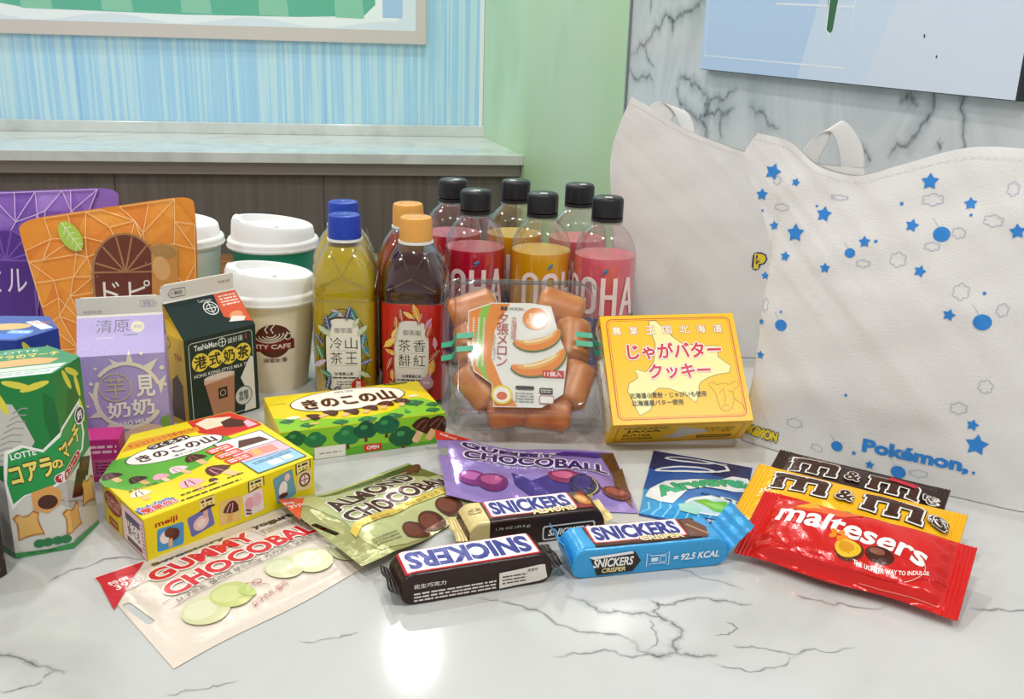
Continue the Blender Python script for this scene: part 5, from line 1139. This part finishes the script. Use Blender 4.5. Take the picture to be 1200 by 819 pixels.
a.ell(58, 27, 8, 8, '#f2d62a'); a.ell(58, 27, 6.4, 6.4, '#fbf3e4'); a.ell(58, 26, 4, 3.4, '#e0602a'); a.rrect(68, 32, 82, 35, 1.2, '#2a2622'); a.lines(68, 21, 82, 30, 4, '#8a867e', .35); a.rrect(86, 29, 96, 34, 1, '#2a2622'); a.lines(87, 30, 95, 33, 2, '#f4efe6', .4); a.rrect(86, 21, 97, 27.6, 1.4, '#c8645a'); a.rrect(86.6, 21.6, 96.4, 27, 1.2, '#f7f2ea')
a.build('card_print', CD, lambda u, v, off: tc(u, v, 37.6 + off), dz=.01)
M_cake = noise_mix('melon_cake', ['#c87420', '#dc8e34', '#e8a448'], (1, 1, 1), 60, 4, .35)
M_film = clear('cake_wrapper_film', '#fff2e6', .4, .06, .25)
cakes = [(26, 110, 20, 'fanned at the upper left corner'), (27, 76, -80, 'left of the label'), (32, 40, -52, 'at the lower left with a green tip'), (58, 20, 8, 'below the label'), (88, 18, -6, 'below the label at the right'), (110, 42, 70, 'lower right of the label'), (111, 82, 85, 'right of the label'), (102, 113, -20, 'at the upper right corner'), (64, 62, 10, 'under the middle of the label')]
for i, (x, y, an, wh) in enumerate(cakes):
    t = thing('melon_cake', 'wrapped orange melon cake in the clear tray, ' + wh, 'cake', TO, group='melon cakes in the tray')
    V, F = [], []; nx, na = 14, 18
    for ii in range(nx + 1):
        s_ = -1 + 2 * ii / nx; rr = 16 * max(.45, 1 - abs(s_) ** 16) ** .5
        for k in range(na):
            g = 2 * math.pi * k / na; px, py, pz = s_ * 20, rr * math.cos(g), rr * .75 * math.sin(g)
            V.append(tl(x + px * math.cos(R(an)) - py * math.sin(R(an)), y + px * math.sin(R(an)) + py * math.cos(R(an)), 18 + pz + (4 if i == 8 else 2)))
    for ii in range(nx):
        for k in range(na): F.append((ii * na + k, ii * na + (k + 1) % na, (ii + 1) * na + (k + 1) % na, (ii + 1) * na + k))
    F += [tuple(range(na))[::-1], tuple(range(nx * na, (nx + 1) * na))]
    part('cake', V, F, M_cake, t, 60)
    c0 = Vector(tl(x, y, 20)); W2 = [Vector(p) for p in V]
    part('film', [c0 + (p - c0) * (1.07 + .025 * noise1(qi * 1.9, qi * .37, i)) for qi, p in enumerate(W2)], F, M_film, t, 60)
    if i in (0, 1, 2):
        V2 = []
        for e in (17.2, 21.5):
            for q in (-7, 7):
                for z_ in (28.5, 29): V2.append(tl(x + e * math.cos(R(an)) - q * math.sin(R(an)), y + e * math.sin(R(an)) + q * math.cos(R(an)), z_ - (3 if e > 20 else 0)))
        part('wrapper_tip', V2, [(0, 2, 6, 4), (1, 5, 7, 3), (0, 1, 3, 2), (4, 6, 7, 5), (0, 4, 5, 1), (2, 3, 7, 6)], M_band if i == 2 else mat('white_film', '#e9e2da', .3), t)
# ------------------------------------------------------------------ standing pudding pouches with a faceted pattern
def pudding(label, loc, rz, lean, quad, base_c, lines_c, patch, seed, extra):
    a = Art()
    rd = random.Random(seed)
    x0, y0, x1, y1 = min(q[0] for q in quad), 0, max(q[0] for q in quad), max(q[1] for q in quad)
    def inside(x, y, m=2.): return min(edge_d(quad, x, y)) > m
    gx, gy = 8, 7
    P = {}
    for i in range(gx + 1):
        for j in range(gy + 1):
            u, v = i / gx, j / gy
            if 0 < i < gx: u += rd.uniform(-.055, .055)
            if 0 < j < gy: v += rd.uniform(-.06, .06)
            u = .01 + .98 * u; v = .01 + .98 * v
            P[i, j] = ((1 - v) * ((1 - u) * quad[0][0] + u * quad[1][0]) + v * ((1 - u) * quad[3][0] + u * quad[2][0]), (1 - v) * ((1 - u) * quad[0][1] + u * quad[1][1]) + v * ((1 - u) * quad[3][1] + u * quad[2][1]))
    for i in range(gx):
        for j in range(gy):
            q = [P[i, j], P[i + 1, j], P[i + 1, j + 1], P[i, j + 1]]
            tri = [q[:3], [q[0], q[2], q[3]]] if rd.random() < .5 else [[q[0], q[1], q[3]], q[1:]]
            for t_ in tri:
                if P[0, gy] not in t_ and P[gx, gy] not in t_: a.poly(t_, rd.choice(patch))
    for i in range(gx + 1):
        for j in range(gy + 1):
            for di, dj in ((1, 0), (0, 1), (1, 1), (1, -1)):
                if (i + di, j + dj) in P and (i, j) not in ((0, gy), (gx, gy)) and (i + di, j + dj) not in ((0, gy), (gx, gy)) and rd.random() < (.85 if di * dj == 0 else .3): a.line([P[i, j], P[i + di, j + dj]], .8, lines_c)
    extra(a)
    t, h = pouch('pudding_pouch', label, 'pudding pouch', loc, (R(90) - lean, 0, rz), quad, 10, base_c, a, seal=6, k=26, belly=12, wr=.8, seed=seed, rough=.34, metal=.05, step=2.5, base=.4, dz=.02, edge=lambda u, v: (3 * v ** 8 * (math.exp(-u * 22) - math.exp(-(1 - u) * 22)), -7 * v ** 8 * (math.exp(-u * 22) + math.exp(-(1 - u) * 22))), group='standing pudding pouches')
def arch(a, x, y, w_, h_, c1, c2, txt, tc):
    p = [(x - w_, 6), (x + w_, 6), (x + w_, y)] + [(x + w_ * math.cos(R(q)), y + h_ * math.sin(R(q))) for q in range(10, 171, 10)] + [(x - w_, y)]
    a.poly([(x + (px - x) * 1.08, y + (py - y) * 1.05) for px, py in p], c2); a.poly(p, c1)
    for q in (15, 45, 75, 105, 135, 165): a.line([(x, y), (x + w_ * .97 * math.cos(R(q)), y + h_ * .97 * math.sin(R(q)))], 1.6, c2)
    a.line([(x - w_, y), (x + w_, y)], 1.6, c2); a.text(txt, x, y - 20, 24, tc, w=w_ * 1.5, bold=.0)
def ex_o(a):
    arch(a, 125, 93, 29, 36, '#6a3320', '#a5764c', 'ドピ', '#ece0d4')
    a.ell(76, 128, 9, 16, '#a9c850', 32, n=20); a.line([(68, 141), (86, 114)], .7, '#e2ecb8')
    for k in range(4): a.line([(71 + k * 3.6, 136 - k * 5.4), (77 + k * 3.4, 137 - k * 5.4)], .6, '#e2ecb8'); a.line([(71 + k * 3.6, 136 - k * 5.4), (70 + k * 3.4, 129 - k * 5)], .6, '#e2ecb8')
    a.poly([(148, 60), (172, 60), (174, 118), (150, 122)], '#c88a44'); a.ell(161, 112, 12, 7, '#a88048', -10); a.ell(158, 96, 8, 12, '#d8a468', 10)
    a.poly([(150, 66), (158, 70), (160, 60), (152, 58)], '#3a7a3a')
pudding('orange pudding pouch with an arched window pattern standing behind the cartons', (-.500, .900, .001), R(11.3), R(10), [(56, 0), (188, 0), (193, 168), (25, 143)], '#e8912e', '#f7c88a', ['#e8912e', '#ea9836', '#e68d30', '#ec9c40', '#e0822a'], 3, ex_o)
def ex_p(a):
    arch(a, -8, 92, 26, 30, '#4f2a86', '#7a4fae', 'ミル', '#e6dcf2')
    a.ell(-46, 70, 9, 14, '#8cae4a', 20)
pudding('purple pudding pouch standing behind the orange pudding pouch', (-.505, .962, .001), R(6), R(10), [(-60, 0), (86, 0), (104, 167), (-70, 158)], '#9068c0', '#dcc2f0', ['#9068c0', '#9e78ca', '#845ab4', '#ab86d2', '#7a50ac'], 8, ex_p)

# ------------------------------------------------------------------ white fabric tote bags
M_canvas = mat('white_canvas', '#e4e2df', .85, bump=(900, .25))
def coons(bot, rgt, topc, lft):
    def ev(c, t):
        n = len(c) - 1; s_ = t * n; i = min(int(s_), n - 1); k = s_ - i
        p0, p1, p2, p3 = c[max(i - 1, 0)], c[i], c[i + 1], c[min(i + 2, n)]
        return tuple(.5 * (2 * p1[d] + (p2[d] - p0[d]) * k + (2 * p0[d] - 5 * p1[d] + 4 * p2[d] - p3[d]) * k * k + (3 * p1[d] - p0[d] - 3 * p2[d] + p3[d]) * k ** 3) for d in (0, 1))
    def f(u, v):
        b_, t_, l_, r_ = ev(bot, u), ev(topc, u), ev(lft, v), ev(rgt, v)
        return tuple((1 - v) * b_[d] + v * t_[d] + (1 - u) * l_[d] + u * r_[d] - ((1 - u) * (1 - v) * bot[0][d] + u * (1 - v) * bot[-1][d] + (1 - u) * v * topc[0][d] + u * v * topc[-1][d]) for d in (0, 1))
    return f
def tote(label, loc, rz, lean, bot, rgt, topc, lft, thick, bulge, art, seed, amp, handles):
    t = thing('tote_bag', label, 'tote bag', loc, (0, 0, rz), 'white fabric tote bags')
    f = coons(bot, rgt, topc, lft)
    c_, s_ = math.cos(lean), math.sin(lean)
    H = max(p[1] for p in topc); x0 = min(p[0] for p in bot); x1 = max(p[0] for p in bot)
    def dep(x, y):
        u = max(0, min(1, (x - x0) / (x1 - x0))); v = max(0, min(1, y / H))
        e = (4 * u * (1 - u)) ** .6 * min(1, (1 - v) * 2.2) ** .7 * min(1, .45 + v * 2.5)
        return bulge * e + amp * noise1(x * .045, y * .05, seed) + amp * .5 * noise1(x * .12 + y * .05, y * .10, seed + 3) * (.4 + v)
    def S(x, y, off):
        d = dep(x, y) + off
        return Vector((x, -d * c_ + y * s_, y * c_ + d * s_ * .6)) * .001
    def SB(x, y):
        u = max(0, min(1, (x - x0) / (x1 - x0))); v = max(0, min(1, y / H)); e = (4 * u * (1 - u)) ** .5 * (1 - v) ** .5
        d = -thick * (.25 + .75 * e) * min(1, (1 - v) * 3 + .05)
        return Vector((x, -d * c_ + y * s_, y * c_)) * .001
    nu, nv = 56, 60; V, F = [], []
    for i in range(nv + 1):
        for j in range(nu + 1):
            x, y = f(j / nu, i / nv); p = S(x, y, 0)
            p.z = max(p.z, .0006); V.append(p)
    m = len(V)
    for i in range(nv + 1):
        for j in range(nu + 1):
            x, y = f(j / nu, i / nv); p = SB(x, y)
            if i == 0: p.z = .0003
            p.z = max(p.z, .0003); V.append(p)
    for i in range(nv):
        for j in range(nu):
            q = i * (nu + 1) + j; F += [(q, q + 1, q + nu + 2, q + nu + 1), (q + m, q + nu + 1 + m, q + nu + 2 + m, q + 1 + m)]
    rim = [j for j in range(nu + 1)] + [i * (nu + 1) + nu for i in range(1, nv + 1)]
    rim2 = [i * (nu + 1) for i in range(nv, 0, -1)]
    for ring in (rim, rim2 + [0]):
        for a_, b_ in zip(ring, ring[1:]): F.append((a_, a_ + m, b_ + m, b_))
    tq = [nv * (nu + 1) + j for j in range(nu, -1, -1)]
    part('bag_body', V, F, M_canvas, t, 70)
    for nm, ar in art: ar.build(nm, t, S, frange(-60, 320, 6), frange(0, 300, 6), base=.5, dz=.03)
    # stitched hem along the mouth
    hem = Art(.8); pts = [f(j / nu, .95) for j in range(nu + 1)]
    for k in range(0, nu - 1, 1): hem.line([pts[k], tuple(pts[k][d] * .4 + pts[k + 1][d] * .6 for d in (0, 1))], .6, '#d9d6d0')
    hem.build('hem_stitch', t, S, base=.4)
    for prof in handles:
        P, W2, mt = prof
        V, F = [], []; n = len(P)
        for k, (x, y, d, wx, wy, wd) in enumerate(P):
            for sg in (-1, 1):
                for off in (0, 1.2):
                    V.append(Vector((x + sg * wx, (d + off + sg * wd) * c_ + y * s_, (y + sg * wy) * c_)) * .001)
        for k in range(n - 1):
            q = 4 * k; F += [(q, q + 2, q + 6, q + 4), (q + 1, q + 5, q + 7, q + 3), (q, q + 4, q + 5, q + 1), (q + 2, q + 3, q + 7, q + 6)]
        F += [(0, 1, 3, 2), (4 * n - 4, 4 * n - 2, 4 * n - 1, 4 * n - 3)]
        o = part('handle', V, F, M_canvas, t, 180)
        sm = o.modifiers.new('sub', 'SUBSURF'); sm.levels = 2; sm.render_levels = 2
    return t
# tote in front: blue stars, clouds and balloons
MO = []
def motif(nm):
    q = Art(.7); MO.append((nm, q)); return q
SB_ = '#2f86d4'; CL = '#a9b4cc'
for x, y, r_ in [(-8.2, 227.5, 4.8), (13.1, 221.2, 2.4), (-14.4, 208.2, 3.5), (40.5, 199.1, 4.3), (-.2, 184.4, 2.7), (20.1, 181.3, 5.2), (14.9, 161.6, 2.9), (108.3, 199.1, 3.5), (76.4, 182.4, 3.2), (114.4, 232.6, 4.4), (145.1, 219.8, 3.2), (120.5, 166.4, 3.2), (179.6, 203.9, 3.8), (50, 157.9, 2.9), (146.5, 137.8, 3.2), (-1, 142.5, 2.5), (3, 104.8, 1.9), (6.7, 77, 2.5), (176.8, 59.3, 3.1), (182.1, 44.8, 5.6), (109.8, 9.6, 2.5), (96.5, 16.1, 1.4)]: motif('printed_star').star(x, y, r_ * 1.5, SB_, rot=(x * 7) % 30 - 15, inner=.55)
for x, y, r_ in [(33.6, 204.6, 1), (-12.2, 195.2, 1), (97.8, 214.2, 1.3), (84.7, 184, 1.3), (147.2, 211.7, 1.1), (166.9, 157.2, 1.3), (19.5, 116.6, 1.1), (83.6, 61.9, 1.2), (183.7, 22.9, 1.2)]: motif('printed_dot').ell(x, y, r_, r_, SB_, n=10)
for x, y, r_ in [(130.1, 195.4, 6), (67, 172.4, 4), (169.6, 136.4, 6.3), (21.4, 105.9, 5), (82.5, 18, 4.6), (131.4, 9, 5.6)]:
    a = motif('printed_balloon'); a.ell(x, y, r_, r_ * .92, SB_, n=20); a.line([(x - r_ * .4, y + r_ * .7), (x - r_ * 1.4, y + r_ * 1.9)], .4, CL)
for x, y, rx, ry in [(-3.3, 221, 3.2, 3.5), (4.4, 200, 6.7, 2.9), (50.4, 213.4, 7.1, 1.9), (119, 219.7, 7.9, 4.4), (170.9, 233.2, 4, 5.2), (162.8, 209.4, 6.8, 4.3), (103.3, 172.6, 6, 5.6), (125.4, 185.8, 5.6, 3.2), (141.6, 197.9, 4.8, 4), (151.4, 156, 5.6, 6), (4.3, 119.1, 2.9, 5.6), (180.9, 147.2, 4, 4.8), (78.4, 165.8, 5.6, 2.9), (45.6, 28, 7, 4), (165.4, 69.9, 6, 4.5), (146.1, 12, 7, 3), (66.8, 12, 5, 3), (180.2, 89.8, 5, 5)]: motif('printed_cloud').cloud(x, y, rx, ry, .45, CL, rot=(x * 3) % 20 - 10)
a = motif('lettering'); a.text('Pokémon,', 141, 25, 13, SB_, w=78, rot=2, bold=.05); a.star(159.5, 25.2, 1.6, '#f4f4f2')
a = motif('logo'); a.text('POKéMON', 15, 12, 9, '#e8d234', w=36, rot=-2, bold=.07, out=[('#24305e', .12)])
tote('white tote bag printed with blue stars, clouds and balloons standing in front', (.199, .781, 0), math.atan2(-.119, .18), R(8),
     [(0, 0), (54, 0), (108, 0), (162, 0), (222, 0)], [(222, 0), (224, 60), (222, 130), (220, 200), (226, 262)],
     [(-26, 257), (2, 252), (28, 236), (60, 231), (90, 242), (134, 259), (176, 262), (226, 262)], [(0, 0), (3, 72), (1, 130), (0, 165), (-18, 205), (-35, 236), (-26, 257)],
     34, 16, MO, 4, 1.3, [])
b1 = Art(.7)
b1.text('P', 158, 106, 16, '#e8d234', w=12, bold=.08, out=[('#3a2a6a', .13)])
tote('plain white tote bag with tall folded handles standing behind the soda bottles', (.1, 1.03, 0), R(-6), R(5),
     [(2, 0), (90, 0), (180, 0), (262, 0)], [(262, 0), (264, 80), (262, 150), (256, 205)],
     [(14, 268), (36, 257), (70, 238), (110, 224), (150, 213), (200, 208), (256, 205)], [(2, 0), (4, 70), (2, 140), (-4, 200), (2, 235), (14, 268)],
     36, 14, [('logo', b1)], 9, .9,
     [([(40, 235, 14, 16, -2, 2), (46, 256, 16, 17, -1, 3), (58, 262, 20, 15, -6, 5), (72, 248, 18, 10, -4, 2), (78, 225, 14, 8, -2, 0)], 0, 0),
      ([(196, 190, 6, 10, 4, 2), (206, 228, 8, 15, 2, 4), (222, 250, 12, 8, 9, 6), (236, 240, 14, 13, 0, 4), (248, 215, 12, 14, 4, 2), (246, 185, 10, 12, 3, 0)], 0, 0)])
